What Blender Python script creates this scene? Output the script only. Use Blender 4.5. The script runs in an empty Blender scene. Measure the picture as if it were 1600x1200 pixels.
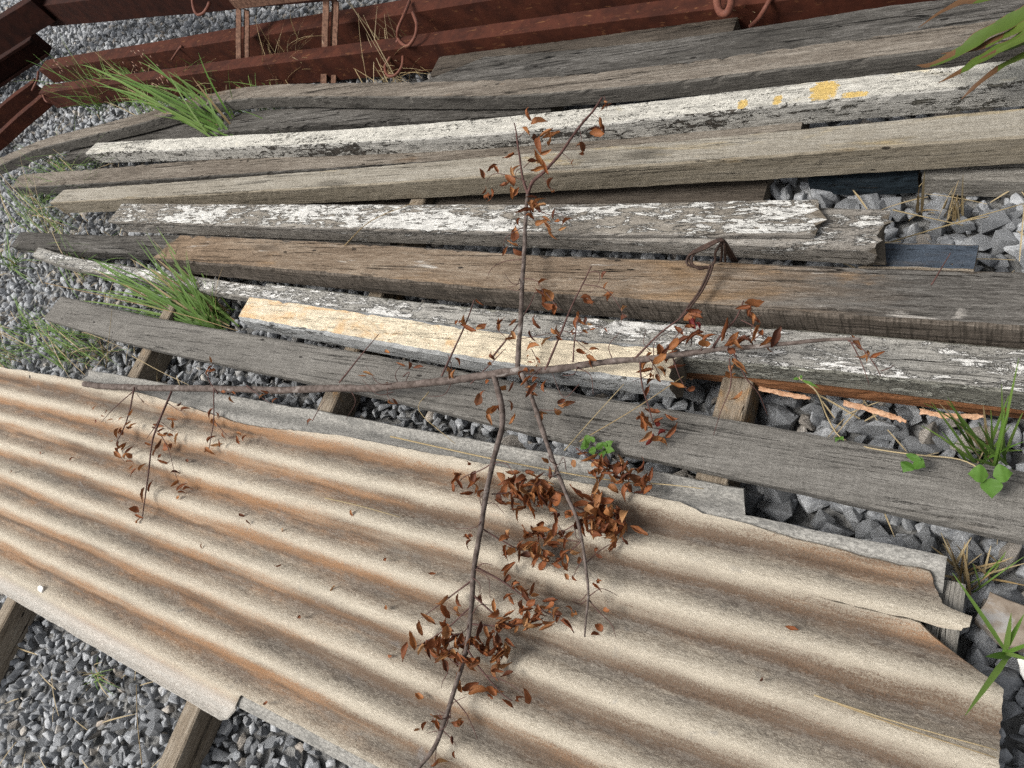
import bpy, math, random
import numpy as np
from mathutils import Vector, Matrix, noise as mnoise
random.seed(7); rng = np.random.default_rng(7)
R = math.radians
scene = bpy.context.scene
C = scene.collection

# ------------------------------------------------------------------ camera
F_PX, CX, CY, H = 1185.0, 800.0, 600.0, 1.5          # hand-held phone, 1600 px wide frame
_u = np.array([-0.72, -0.694]); _u /= np.linalg.norm(_u)
_p = R(50.7)
_up = np.array([_u[0]*math.cos(_p), -_u[1]*math.cos(_p), math.sin(_p)])
_x = -np.array([-991-CX, CY-370, -F_PX]); _x /= np.linalg.norm(_x)
_x -= _up*(_x@_up); _x /= np.linalg.norm(_x)
_y = np.cross(_up, _x)
ROT = np.stack([_x, _y, _up])                          # camera axes -> world axes
cam_d = bpy.data.cameras.new('camera'); cam = bpy.data.objects.new('camera', cam_d); C.objects.link(cam)
cam_d.sensor_width = 36; cam_d.lens = F_PX/1600*36; cam_d.clip_end = 200; cam_d.clip_start = 0.02
M4 = Matrix([list(ROT[i])+[0] for i in range(3)]+[[0, 0, 0, 1]]); M4.translation = (0, 0, H)
cam.matrix_world = M4
scene.camera = cam

# ------------------------------------------------------------------ light: bright overcast, soft sun from beyond the timbers
SUN_EL, SUN_AZ = R(58), R(125)        # azimuth measured from +Y towards -X
world = bpy.data.worlds.new('World'); scene.world = world; world.use_nodes = True
wn = world.node_tree.nodes; wl = world.node_tree.links
bg = wn['Background']; sky = wn.new('ShaderNodeTexSky'); sky.sky_type = 'NISHITA'; sky.sun_disc = False
sky.sun_elevation = SUN_EL; sky.sun_rotation = -SUN_AZ; sky.dust_density = 6; sky.air_density = 1.0; sky.ozone_density = 1
hs = wn.new('ShaderNodeHueSaturation'); hs.inputs['Saturation'].default_value = 0.16
wl.new(sky.outputs[0], hs.inputs['Color']); wl.new(hs.outputs[0], bg.inputs[0]); bg.inputs[1].default_value = 0.11
sd = bpy.data.lights.new('sun', 'SUN'); sd.energy = 2.4; sd.angle = R(24); sd.color = (1, 0.95, 0.87)
so = bpy.data.objects.new('sun', sd); C.objects.link(so)
sdir = Vector((-math.sin(SUN_AZ)*math.cos(SUN_EL), math.cos(SUN_AZ)*math.cos(SUN_EL), math.sin(SUN_EL)))
so.rotation_euler = sdir.to_track_quat('Z', 'Y').to_euler()
vs = scene.view_settings; vs.view_transform = 'Standard'; vs.look = 'None'; vs.gamma = 1; vs.use_curve_mapping = False
vs.exposure = 0.40
scene.cycles.use_denoising = False
scene.cycles.max_bounces = 6

# ------------------------------------------------------------------ helpers
def G(px, py, z=0.0):
    """photo point -> place at height z"""
    d = ROT @ np.array([px-CX, CY-py, -F_PX]); t = (z-H)/d[2]
    return Vector((d[0]*t, d[1]*t, z))
def PX(w):
    c = ROT.T @ (np.array(w)-np.array([0, 0, H])); return CX+F_PX*c[0]/-c[2], CY-F_PX*c[1]/-c[2]
def tag(o, label=None, cat=None, group=None, kind=None):
    if label: o['label'] = label
    if cat: o['category'] = cat
    if group: o['group'] = group
    if kind: o['kind'] = kind
    return o
def empty(name, loc=(0, 0, 0)):
    o = bpy.data.objects.new(name, None); C.objects.link(o); o.location = loc; o.empty_display_size = .05
    return o
def mesh(name, verts, faces, mats, parent=None, smooth=False, fmat=None, origin=None):
    """one mesh object; vertices given in world space, origin moved to their centre"""
    v = np.array(verts, dtype=float)
    if origin is None: origin = v.mean(0) if len(v) else np.zeros(3)
    me = bpy.data.meshes.new(name); me.from_pydata([tuple(p) for p in v-np.array(origin)], [], faces)
    for m in (mats if isinstance(mats, (list, tuple)) else [mats]): me.materials.append(m)
    if fmat is not None: me.polygons.foreach_set('material_index', fmat)
    if smooth: me.polygons.foreach_set('use_smooth', [True]*len(me.polygons))
    me.update()
    o = bpy.data.objects.new(name, me); C.objects.link(o); o.location = origin
    if parent is not None:
        o.parent = parent; o.location = Vector(origin)-world_loc(parent)
    return o
def world_loc(o):
    l = Vector(o.location)
    while o.parent: o = o.parent; l += Vector(o.location)
    return l
def spline(pts, n=6):
    P = [np.array(p, float) for p in pts]
    if len(P) < 3: return [P[0]+(P[-1]-P[0])*i/n for i in range(n+1)]
    Q = [2*P[0]-P[1]]+P+[2*P[-1]-P[-2]]; out = []
    for i in range(1, len(Q)-2):
        a, b, c, d = Q[i-1:i+3]
        for k in range(n):
            t = k/n; out.append(.5*(2*b+(c-a)*t+(2*a-5*b+4*c-d)*t*t+(3*b-a-3*c+d)*t**3))
    out.append(P[-1]); return out
def tube(pts, radii, ns=7):
    pts = [Vector(p) for p in pts]; n = len(pts); V = []; Fc = []
    up = Vector((0.13, 0.2, 1)).normalized()
    for i in range(n):
        t = (pts[min(i+1, n-1)]-pts[max(i-1, 0)]).normalized()
        a = t.cross(up)
        if a.length < 1e-3: a = t.cross(Vector((1, 0, 0)))
        a.normalize(); b = t.cross(a)
        for k in range(ns):
            w = 2*math.pi*k/ns; V.append(pts[i]+(a*math.cos(w)+b*math.sin(w))*radii[i])
    for i in range(n-1):
        for k in range(ns):
            k2 = (k+1) % ns; Fc.append((i*ns+k, i*ns+k2, (i+1)*ns+k2, (i+1)*ns+k))
    Fc.append(tuple(range(ns))[::-1]); Fc.append(tuple((n-1)*ns+k for k in range(ns)))
    return V, Fc
def stick(name, pts, r0, r1, m, parent=None, ns=7, n=5, wob=0.0, knots=0.0):
    S = spline(pts, n*(2 if knots else 1)); k = len(S)-1
    if wob: S = [s+(np.array(mnoise.noise_vector(Vector(s)*25))*wob+np.array(mnoise.noise_vector(Vector(s)*7))*wob*2)*(0 < i < k) for i, s in enumerate(S)]
    rad = [(r0+(r1-r0)*i/k)*(1+knots*mnoise.noise(Vector(S[i])*45)+knots*2.2*max(0, mnoise.noise(Vector(S[i])*23+Vector((9, 0, 0)))-.32)) for i in range(k+1)]
    V, Fc = tube(S, rad, ns)
    return mesh(name, V, Fc, m, parent, smooth=True)

# ------------------------------------------------------------------ procedural materials
class NB:
    def __init__(s, name, rough=.85, spec=.25):
        s.m = bpy.data.materials.new(name); s.m.use_nodes = True; s.t = s.m.node_tree; s.n = s.t.nodes; s.b = s.n['Principled BSDF']
        s.b.inputs['Roughness'].default_value = rough; s.b.inputs['Specular IOR Level'].default_value = spec
        tc = s.n.new('ShaderNodeTexCoord'); oi = s.n.new('ShaderNodeObjectInfo'); s.rand = oi.outputs['Random']
        s.obj = tc.outputs['Object']; s.norm = tc.outputs['Normal']
        mm = s.n.new('ShaderNodeVectorMath'); mm.operation = 'SCALE'; s.t.links.new(oi.outputs['Location'], mm.inputs[0]); mm.inputs[3].default_value = 3.7
        ad = s.n.new('ShaderNodeVectorMath'); ad.operation = 'ADD'; s.t.links.new(s.obj, ad.inputs[0]); s.t.links.new(mm.outputs[0], ad.inputs[1])
        s.vec = ad.outputs[0]
    def lk(s, a, b): s.t.links.new(a, b)
    def put(s, sock, v):
        if hasattr(v, 'links'): s.lk(v, sock)
        elif isinstance(v, (tuple, list)) and len(v) == 3 and sock.type == 'RGBA': sock.default_value = (*v, 1)
        else: sock.default_value = v
    def map(s, sc, vec=None, rot=(0, 0, 0)):
        m = s.n.new('ShaderNodeMapping'); s.lk(vec or s.vec, m.inputs[0]); m.inputs['Scale'].default_value = sc; m.inputs['Rotation'].default_value = rot
        return m.outputs[0]
    def noise(s, sc, scale=1, detail=6, rough=.6, dist=0, rot=(0, 0, 0)):
        n = s.n.new('ShaderNodeTexNoise'); s.lk(s.map(sc if isinstance(sc, tuple) else (sc,)*3, rot=rot), n.inputs['Vector'])
        n.inputs['Scale'].default_value = scale; n.inputs['Detail'].default_value = detail; n.inputs['Roughness'].default_value = rough; n.inputs['Distortion'].default_value = dist
        return n.outputs[0]
    def ramp(s, fac, stops):
        r = s.n.new('ShaderNodeValToRGB'); s.lk(fac, r.inputs[0]); e = r.color_ramp.elements
        while len(e) < len(stops): e.new(.5)
        for i, (p, c) in enumerate(stops):
            e[i].position = p; e[i].color = (*c, 1) if isinstance(c, (tuple, list)) else (c, c, c, 1)
        return r.outputs[0]
    def mix(s, fac, a, b, mode='MIX'):
        m = s.n.new('ShaderNodeMix'); m.data_type = 'RGBA'; m.blend_type = mode
        s.put(m.inputs[0], fac); s.put(m.inputs[6], a); s.put(m.inputs[7], b); return m.outputs[2]
    def math(s, op, a, b=0.0, c=0.0):
        m = s.n.new('ShaderNodeMath'); m.operation = op; s.put(m.inputs[0], a); s.put(m.inputs[1], b); s.put(m.inputs[2], c); return m.outputs[0]
    def step(s, v, lo, hi):
        m = s.n.new('ShaderNodeMapRange'); s.put(m.inputs[0], v); m.inputs[1].default_value = lo; m.inputs[2].default_value = hi; m.interpolation_type = 'SMOOTHSTEP'
        return m.outputs[0]
    def xyz(s, vec=None):
        x = s.n.new('ShaderNodeSeparateXYZ'); s.lk(vec or s.obj, x.inputs[0]); return x.outputs
    def bump(s, h, strength, dist, prev=None):
        b = s.n.new('ShaderNodeBump'); s.put(b.inputs['Height'], h); b.inputs['Strength'].default_value = strength; b.inputs['Distance'].default_value = dist
        if prev is not None: s.lk(prev, b.inputs['Normal'])
        return b.outputs[0]
    def done(s, col, nrm=None, rough=None):
        s.put(s.b.inputs['Base Color'], col)
        if nrm is not None: s.lk(nrm, s.b.inputs['Normal'])
        if rough is not None: s.put(s.b.inputs['Roughness'], rough)
        return s.m

def wood(name, dark, mid, light, contrast=1.0, paint=None, cover=.5, pscale=(9, 40, 40), under=None, saw=0.0, spots=0.0, patches=(), crack=.6, xgrad=(), daubs=(), underx=None, dirt=.35):
    """weathered timber: fibres along X, blotches, checks, optional flaking paint"""
    b = NB(name, .9, .18)
    fib = b.noise((13, 190, 190), 1, 6, .8, .2)
    fin = b.noise((60, 620, 620), 1, 3, .75, .1)
    brd = b.noise((1.6, 11, 11), 1, 6, .62, .8)
    fac = b.math('ADD', b.math('ADD', b.math('MULTIPLY', fib, .45), b.math('MULTIPLY', fin, .25)), b.math('MULTIPLY', brd, .30))
    w = .085/contrast
    col = b.ramp(fac, [(.5-w*1.25, dark), (.5-w*.1, mid), (.5+w*1.1, light)])
    geo = b.n.new('ShaderNodeNewGeometry'); pos = b.xyz(geo.outputs['Position'])
    wv = b.math('MULTIPLY', b.math('SUBTRACT', brd, .5), .9)
    for x0, x1, pc, st in xgrad:
        g = b.step(b.math('ADD', pos[0], wv), x0, x1) if x0 < x1 else b.math('SUBTRACT', 1.0, b.step(b.math('ADD', pos[0], wv), x1, x0))
        col = b.mix(b.math('MULTIPLY', g, st), col, b.mix(b.step(fac, .5-w, .5+w), tuple(c*.45 for c in pc), tuple(min(1, c*1.5) for c in pc)))
    for pc, thr, sc in patches:
        pm = b.step(b.noise(sc, 1, 6, .66, .6), thr, thr+.10)
        col = b.mix(b.math('MULTIPLY', pm, .8), col, b.mix(b.step(fib, .38, .6), tuple(c*.55 for c in pc), tuple(min(1, c*1.2) for c in pc)))
    if saw:
        sw = b.noise((210, 16, 16), 1, 3, .6, 0, (0, 0, R(24)))
        col = b.mix(b.math('MULTIPLY', b.step(sw, .47, .62), saw), col, dark)
    kv = b.n.new('ShaderNodeTexVoronoi'); b.lk(b.map((1.5, 8, 8)), kv.inputs['Vector']); kv.inputs['Scale'].default_value = 1
    kd = b.math('ADD', kv.outputs['Distance'], b.math('MULTIPLY', b.math('SUBTRACT', fib, .5), .12))
    col = b.mix(b.math('MULTIPLY', b.math('SUBTRACT', 1.0, b.step(kd, .06, .16)), .6), col, tuple(c*.5 for c in dark))
    ck = b.step(b.noise((2.6, 110, 110), 1, 5, .6, .3), .62, .66)
    col = b.mix(b.math('MULTIPLY', ck, crack), col, tuple(c*.2 for c in dark))
    dp = b.noise((.9, 42, 42), 1, 4, .5, .5); dk = b.step(b.math('ABSOLUTE', b.math('SUBTRACT', dp, .5)), .0085, .002)
    dk = b.math('MULTIPLY', dk, b.step(b.noise((1.7, 14, 14), 1, 2, .5), .50, .60))
    col = b.mix(b.math('MULTIPLY', dk, min(1, crack+.35)), col, tuple(c*.12 for c in dark))
    vo = b.n.new('ShaderNodeTexVoronoi'); b.lk(b.map((7, 20, 20)), vo.inputs['Vector']); vo.inputs['Scale'].default_value = 1
    nail = b.math('SUBTRACT', 1.0, b.step(vo.outputs['Distance'], .045, .07)); col = b.mix(b.math('MULTIPLY', nail, .85), col, (.012, .010, .009))
    n = b.bump(b.math('SUBTRACT', 1.0, b.math('MAXIMUM', dk, nail)), 1.0, .008)
    n = b.bump(fib, .9, .006, n); n = b.bump(b.math('SUBTRACT', 1.0, ck), .8, .005, n); n = b.bump(fin, .5, .002, n)
    if paint:
        pn = b.noise(pscale, 1, 7, .82, .7)
        big = b.noise((2.4, 12, 12), 1, 4, .55, .4)
        pv = b.math('ADD', b.math('ADD', b.math('MULTIPLY', pn, .5), b.math('MULTIPLY', big, .28)), b.math('MULTIPLY', fib, .22))
        t = .5+(.5-cover)*.24
        pm = b.step(pv, t, t+.012)
        pc = b.mix(b.step(b.noise((26, 90, 90), 1, 7, .7), .33, .66), tuple(c*.66 for c in paint), paint)
        if under:
            um = b.step(b.math('ADD', b.noise((6, 16, 16), 1, 7, .7, .8), b.math('MULTIPLY', b.step(pos[0], underx[0], underx[1]), -.16) if underx else 0.0), .43, .58)
            pc = b.mix(b.math('MULTIPLY', um, .85), pc, b.mix(fin, tuple(c*.75 for c in under), tuple(c*1.15 for c in under)))
        for (cx_, cy_, rx, ry, dc) in daubs:
            dx = b.math('DIVIDE', b.math('SUBTRACT', pos[0], cx_), rx); dy = b.math('DIVIDE', b.math('SUBTRACT', pos[1], cy_), ry)
            rr = b.math('ADD', b.math('POWER', b.math('ABSOLUTE', dx), 3.0), b.math('POWER', b.math('ABSOLUTE', dy), 3.0))
            rr = b.math('ADD', rr, b.math('MULTIPLY', b.math('SUBTRACT', b.noise(110, 1, 6, .8), .5), 5.0))
            pc = b.mix(b.math('SUBTRACT', 1.0, b.step(rr, .7, 1.0)), pc, b.mix(fin, tuple(c*.8 for c in dc), dc))
        di = b.step(b.noise((9, 40, 40), 1, 8, .75, .5), .52, .70)
        pc = b.mix(b.math('MULTIPLY', di, dirt), pc, tuple(c*.35 for c in mid))
        col = b.mix(b.math('MULTIPLY', b.step(pv, t-.03, t), .55), col, tuple(c*.5 for c in dark)); col = b.mix(pm, col, pc); n = b.bump(pm, 1.0, .006, n)  # darkens bare wood next to the paint, imitating the film's shadow
    if spots:
        sp = b.step(b.noise(170, 1, 4, .75), .64-.1*spots, .67-.1*spots)
        sp = b.math('MULTIPLY', sp, b.step(b.noise(7, 1, 3, .6), .36, .56))
        col = b.mix(b.math('MULTIPLY', sp, .9), col, (.03, .027, .022))
    return b.done(col, n)

W = {}
W['grey'] = wood('weathered_grey_wood', (.11, .102, .09), (.23, .217, .195), (.38, .362, .33), .9)
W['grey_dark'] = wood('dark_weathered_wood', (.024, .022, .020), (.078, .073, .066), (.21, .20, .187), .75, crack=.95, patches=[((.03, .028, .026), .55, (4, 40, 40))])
W['plank'] = wood('smooth_grey_plank', (.10, .094, .085), (.172, .163, .149), (.27, .258, .238), .8, saw=.22, crack=.35, patches=[((.15, .13, .11), .6, (1.2, 6, 6))])
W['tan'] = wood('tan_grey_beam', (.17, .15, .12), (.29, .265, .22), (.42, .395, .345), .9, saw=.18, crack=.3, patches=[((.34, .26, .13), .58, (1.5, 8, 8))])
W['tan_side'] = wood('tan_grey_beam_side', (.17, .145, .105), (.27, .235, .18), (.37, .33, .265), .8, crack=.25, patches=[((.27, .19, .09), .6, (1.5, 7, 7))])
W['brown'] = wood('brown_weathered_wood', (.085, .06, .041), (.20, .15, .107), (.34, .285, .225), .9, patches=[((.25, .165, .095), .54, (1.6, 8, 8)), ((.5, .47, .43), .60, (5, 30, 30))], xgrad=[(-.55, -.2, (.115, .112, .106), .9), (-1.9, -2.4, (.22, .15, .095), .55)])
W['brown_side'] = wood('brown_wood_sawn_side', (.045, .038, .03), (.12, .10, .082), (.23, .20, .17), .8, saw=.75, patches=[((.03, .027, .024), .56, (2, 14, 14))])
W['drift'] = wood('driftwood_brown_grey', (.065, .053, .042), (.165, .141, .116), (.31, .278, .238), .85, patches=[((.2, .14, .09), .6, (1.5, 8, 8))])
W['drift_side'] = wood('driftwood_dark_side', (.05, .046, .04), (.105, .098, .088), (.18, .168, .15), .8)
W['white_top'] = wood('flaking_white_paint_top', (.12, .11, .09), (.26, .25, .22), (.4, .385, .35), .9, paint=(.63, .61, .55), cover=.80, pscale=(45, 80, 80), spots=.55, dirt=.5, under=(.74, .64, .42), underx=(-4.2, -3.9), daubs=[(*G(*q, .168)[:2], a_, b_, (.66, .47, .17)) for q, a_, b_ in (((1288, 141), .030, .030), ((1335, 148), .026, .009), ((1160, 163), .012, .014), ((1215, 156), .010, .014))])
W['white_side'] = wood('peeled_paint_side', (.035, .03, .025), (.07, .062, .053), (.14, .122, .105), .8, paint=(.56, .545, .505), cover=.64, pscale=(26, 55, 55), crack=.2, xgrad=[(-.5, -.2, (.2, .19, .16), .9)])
W['peel_top'] = wood('peeling_white_board', (.12, .105, .088), (.27, .245, .21), (.42, .395, .355), .9, paint=(.73, .72, .685), cover=.54, pscale=(16, 60, 60), dirt=.3)
W['peel_side'] = wood('peeled_grey_side', (.10, .09, .078), (.24, .22, .195), (.41, .39, .36), .8, paint=(.66, .65, .62), cover=.3, pscale=(12, 50, 50))
W['cream'] = wood('cream_orange_paint', (.2, .16, .11), (.35, .3, .22), (.5, .45, .36), .9, paint=(.80, .70, .53), cover=1.25, pscale=(22, 40, 40), under=(.68, .46, .25), underx=(-1.7, -.9), spots=.25, dirt=.18)
W['cream_side'] = wood('grey_painted_side', (.13, .13, .125), (.24, .24, .23), (.36, .36, .35), .8, paint=(.42, .43, .43), cover=.75, pscale=(7, 25, 25))
W['flaky'] = wood('grey_board_white_flakes', (.19, .182, .165), (.34, .33, .305), (.50, .485, .45), .8, paint=(.80, .79, .76), cover=.47, pscale=(16, 45, 45), saw=.25)
W['flaky_side'] = wood('grey_green_flaky_side', (.10, .10, .085), (.22, .215, .185), (.34, .335, .29), .8, paint=(.5, .5, .44), cover=.4, pscale=(20, 50, 50))
W['blue'] = wood('blue_painted_board', (.2, .15, .1), (.4, .3, .2), (.5, .4, .28), .8, paint=(.075, .095, .125), cover=.80, pscale=(12, 16, 16), spots=0)
W['navy'] = wood('navy_painted_board', (.07, .065, .06), (.14, .13, .12), (.22, .2, .18), .8, paint=(.025, .038, .05), cover=.78, pscale=(6, 20, 20))
W['redbrown'] = wood('red_brown_stained_board', (.07, .03, .014), (.17, .075, .033), (.27, .13, .065), .8, crack=.5)
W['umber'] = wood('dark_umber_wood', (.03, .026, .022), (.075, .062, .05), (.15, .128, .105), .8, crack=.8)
W['bearer'] = wood('bearer_wood', (.13, .10, .07), (.25, .205, .155), (.38, .335, .275), .85, patches=[((.36, .21, .09), .58, (6, 6, 6))])
W['end'] = wood('end_grain', (.07, .06, .05), (.14, .12, .095), (.24, .205, .165), .9)

def m_stone():
    b = NB('crushed_limestone', .92, .2)
    n = b.noise(45, 1, 8, .7); f = b.noise(240, 1, 4, .7)
    at = b.n.new('ShaderNodeAttribute'); at.attribute_name = 'tone'; at.attribute_type = 'GEOMETRY'
    c1 = b.ramp(at.outputs['Fac'], [(0, (.28, .29, .303)), (.35, (.37, .384, .402)), (.7, (.44, .454, .472)), (.9, (.49, .50, .51)), (.95, (.50, .465, .42)), (1, (.42, .365, .31))])
    c = b.mix(b.step(n, .33, .66), b.mix(1.0, c1, (.6, .61, .63), 'MULTIPLY'), b.mix(1.0, c1, (1.12, 1.12, 1.12), 'MULTIPLY'))
    vein = b.step(b.math('ABSOLUTE', b.math('SUBTRACT', b.noise(24, 1, 5, .55, .6), .5)), .010, 0.0)
    c = b.mix(b.math('MULTIPLY', vein, .4), c, (.6, .61, .62))
    return b.done(c, b.bump(f, .5, .004, b.bump(n, .7, .01)))
M_STONE = m_stone()
def m_ground():
    b = NB('gravel_bed', .95, .1)
    n = b.noise(30, 1, 5, .6)
    return b.done(b.ramp(n, [(.3, (.12, .12, .12)), (.7, (.30, .30, .295))]), b.bump(n, 1, .03))
M_GROUND = m_ground()
PER, YC0 = .0925, .355          # corrugation pitch, Y of the first crest
def m_sheet():
    b = NB('stained_fibre_cement', .9, .2)
    pos = b.xyz(b.obj)
    # slow sideways wander of the dirt lines
    wob = b.math('MULTIPLY', b.math('SUBTRACT', b.noise((3, 12, 1), 1, 5, .66), .5), .34)
    at = b.n.new('ShaderNodeAttribute'); at.attribute_name = 'phase'
    ph = b.math('FRACT', b.math('ADD', at.outputs['Fac'], wob))   # 0 at a crest, growing towards the viewer
    fine = b.noise((330, 330, 330), 1, 5, .8); fib = b.noise((60, 190, 60), 1, 8, .8, 1.6); fs = b.step(fib, .36, .64)
    mid = b.noise((7, 26, 9), 1, 7, .7); spk = b.step(fine, .36, .64)
    crest = b.mix(b.math('ADD', b.math('MULTIPLY', fs, .6), b.math('MULTIPLY', spk, .4)), (.345, .303, .238), (.655, .60, .50))
    streak = b.noise((1.8, 30, 3), 1, 6, .66)
    gp = b.n.new('ShaderNodeNewGeometry'); px_ = b.xyz(gp.outputs['Position'])
    brown = b.mix(b.step(b.math('ADD', b.noise((1.5, 12, 2), 1, 4, .6), b.math('MULTIPLY', b.step(px_[0], -1.6, -.4), .16)), .46, .64), (.225, .125, .065), (.10, .067, .046))
    brown = b.mix(b.math('MULTIPLY', spk, .5), brown, b.mix(1.0, brown, (1.7, 1.6, 1.5), 'MULTIPLY'))
    jit = b.math('ADD', b.math('MULTIPLY', b.math('SUBTRACT', fib, .5), .62), b.math('MULTIPLY', b.math('SUBTRACT', fine, .5), .30)); ph2 = b.math('FRACT', b.math('ADD', ph, jit))
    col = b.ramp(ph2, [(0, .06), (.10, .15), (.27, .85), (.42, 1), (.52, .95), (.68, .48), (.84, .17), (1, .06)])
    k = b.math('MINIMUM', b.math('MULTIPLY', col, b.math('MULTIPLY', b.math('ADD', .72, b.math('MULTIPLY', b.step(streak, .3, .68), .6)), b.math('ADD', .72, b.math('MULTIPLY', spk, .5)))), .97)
    c = b.mix(k, crest, brown)
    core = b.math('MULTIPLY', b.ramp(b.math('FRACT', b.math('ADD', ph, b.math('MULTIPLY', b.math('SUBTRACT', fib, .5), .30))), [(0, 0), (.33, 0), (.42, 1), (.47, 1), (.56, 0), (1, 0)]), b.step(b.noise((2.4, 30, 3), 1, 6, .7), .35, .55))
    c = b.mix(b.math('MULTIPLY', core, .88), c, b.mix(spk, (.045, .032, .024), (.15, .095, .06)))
    grime = b.step(b.noise((5, 16, 8), 1, 8, .76, .6), .44, .68); c = b.mix(b.math('MULTIPLY', grime, .2), c, b.mix(fs, (.15, .125, .10), (.33, .285, .235)))
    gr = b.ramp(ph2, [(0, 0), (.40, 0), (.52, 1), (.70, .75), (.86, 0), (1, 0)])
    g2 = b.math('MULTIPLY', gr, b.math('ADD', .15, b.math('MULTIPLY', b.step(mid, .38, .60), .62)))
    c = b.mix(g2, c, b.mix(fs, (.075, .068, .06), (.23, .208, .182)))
    blot = b.step(b.noise((11, 16, 14), 1, 7, .7, .8), .60, .74); c = b.mix(b.math('MULTIPLY', blot, .6), c, b.mix(fs, (.10, .10, .10), (.3, .29, .28)))
    dots = b.step(b.noise(95, 1, 4, .75), .67, .70); c = b.mix(b.math('MULTIPLY', dots, .7), c, (.05, .045, .04))
    sp = b.step(fine, .66, .71); c = b.mix(b.math('MULTIPLY', sp, .5), c, (.85, .82, .76))
    rim = b.math('SUBTRACT', 1.0, b.step(b.math('ADD', px_[1], b.math('MULTIPLY', b.math('SUBTRACT', fib, .5), .02)), -.322, -.296))
    c = b.mix(b.math('MULTIPLY', rim, .8), c, b.mix(fs, (.36, .345, .315), (.60, .58, .54)))
    for q in ((45, 588),):
        h_ = G(q[0], q[1], .122); dd = b.math('ADD', b.math('POWER', b.math('SUBTRACT', px_[0], h_.x), 2.0), b.math('POWER', b.math('SUBTRACT', px_[1], h_.y), 2.0))
        c = b.mix(b.math('SUBTRACT', 1.0, b.step(dd, 2.0e-5, 5.5e-5)), c, (.02, .017, .015))
    n = b.bump(fine, .7, .002, b.bump(fib, .7, .004))
    return b.done(c, n)
M_SHEET = m_sheet()
def m_sheet2():
    b = NB('grey_fibre_cement', .92, .15)
    n = b.noise((120, 260, 120), 1, 5, .75, .6); f = b.noise(380, 1, 3, .7); l = b.step(b.noise((8, 30, 8), 1, 5, .65), .5, .66)
    c = b.mix(b.step(n, .36, .64), (.16, .155, .145), (.36, .35, .325)); c = b.mix(b.math('MULTIPLY', l, .55), c, (.11, .11, .105))
    c = b.mix(b.math('MULTIPLY', b.step(f, .62, .7), .4), c, (.6, .59, .56))
    return b.done(c, b.bump(f, .5, .002, b.bump(n, .4, .003)))
M_SHEET2 = m_sheet2()
def m_simple(name, a, c, sc=30, rough=.7, spec=.3, bump=.3, dist=.003, trans=0, patch=None):
    b = NB(name, rough, spec); n = b.noise(sc, 1, 6, .65, .3); col = b.mix(b.step(n, .3, .7), a, c)
    if patch: col = b.mix(b.step(b.noise(patch[1], 1, 5, .6, .4), patch[2], patch[2]+.1), col, patch[0])
    m = b.done(col, b.bump(n, bump, dist))
    if trans: b.b.inputs['Transmission Weight'].default_value = 0; b.b.inputs['Subsurface Weight'].default_value = 0
    return m
def m_leaf(name, cols, vary=.35):
    b = NB(name, .6, .3); n = b.noise(60, 1, 5, .6); v = b.noise((40, 400, 40), 1, 2, .5)
    at = b.n.new('ShaderNodeAttribute'); at.attribute_name = 'leaftone'
    c = b.ramp(b.math('FRACT', b.math('ADD', b.rand, at.outputs['Fac'])), [(i/(len(cols)-1), c) for i, c in enumerate(cols)])
    c = b.mix(b.math('MULTIPLY', n, vary*1.6), c, b.mix(1.0, c, (.45, .38, .35), 'MULTIPLY'))
    m = b.done(c, b.bump(v, .3, .001))
    tr = b.n.new('ShaderNodeBsdfTranslucent'); ms = b.n.new('ShaderNodeMixShader'); ms.inputs[0].default_value = .22
    b.put(tr.inputs[0], c); b.lk(b.b.outputs[0], ms.inputs[1]); b.lk(tr.outputs[0], ms.inputs[2]); b.lk(ms.outputs[0], b.n['Material Output'].inputs[0])
    return m
M_RED = m_simple('red_oxide_primer', (.034, .0105, .0065), (.072, .021, .0115), 14, .78, .15, .5, .003, patch=((.13, .055, .025), (30, 90, 90), .60))
M_RED_SHADE = m_simple('shaded_red_primer', (.016, .0055, .004), (.038, .0115, .007), 14, .8, .12, .5, .003, patch=((.05, .022, .012), (30, 90, 90), .62))  # darker copy of the red primer, shade of the top left put into the colour
M_RUST = m_simple('rusty_iron', (.07, .035, .024), (.19, .105, .07), 70, .85, .2, .6, .003, patch=((.33, .24, .17), (40, 40, 40), .64))
M_WIRE = m_simple('rusted_wire', (.022, .013, .010), (.07, .04, .03), 120, .7, .3, .4, .001)
M_HOOK = m_simple('red_rebar', (.10, .032, .02), (.16, .06, .038), 60, .65, .3, .4, .002)
M_BARK = m_simple('grey_brown_bark', (.06, .045, .038), (.155, .125, .112), 70, .85, .2, .8, .003, patch=((.24, .215, .2), (18, 18, 60), .58))
M_TWIG = m_simple('red_brown_twig', (.055, .028, .024), (.115, .06, .052), 90, .75, .25, .3, .001)
M_DEAD = m_leaf('dead_leaf', [(.15, .048, .021), (.31, .11, .037), (.21, .07, .027), (.42, .185, .065), (.10, .035, .02), (.29, .10, .035), (.46, .26, .115)])
M_CRIM = m_leaf('crimson_leaf', [(.14, .015, .018), (.2, .03, .022)])
M_GRASS = m_leaf('grass_blade', [(.07, .16, .02), (.11, .21, .035), (.16, .25, .06), (.09, .17, .03)], .2)
M_STRAW = m_leaf('dry_straw', [(.38, .30, .16), (.5, .41, .25), (.3, .21, .1), (.45, .36, .2)], .2)
M_WEED = m_leaf('weed_leaf', [(.07, .17, .022), (.10, .215, .035), (.085, .19, .025)], .35)
M_STRAP = m_leaf('strap_leaf', [(.06, .115, .018), (.10, .15, .022), (.075, .13, .02)], .4)
M_STRAPB = m_leaf('strap_leaf_brown', [(.11, .055, .026), (.15, .08, .036)], .5)
M_FLAKE = m_simple('copper_paint_flake', (.38, .205, .115), (.55, .35, .225), 90, .6, .3, .3, .002)
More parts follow.
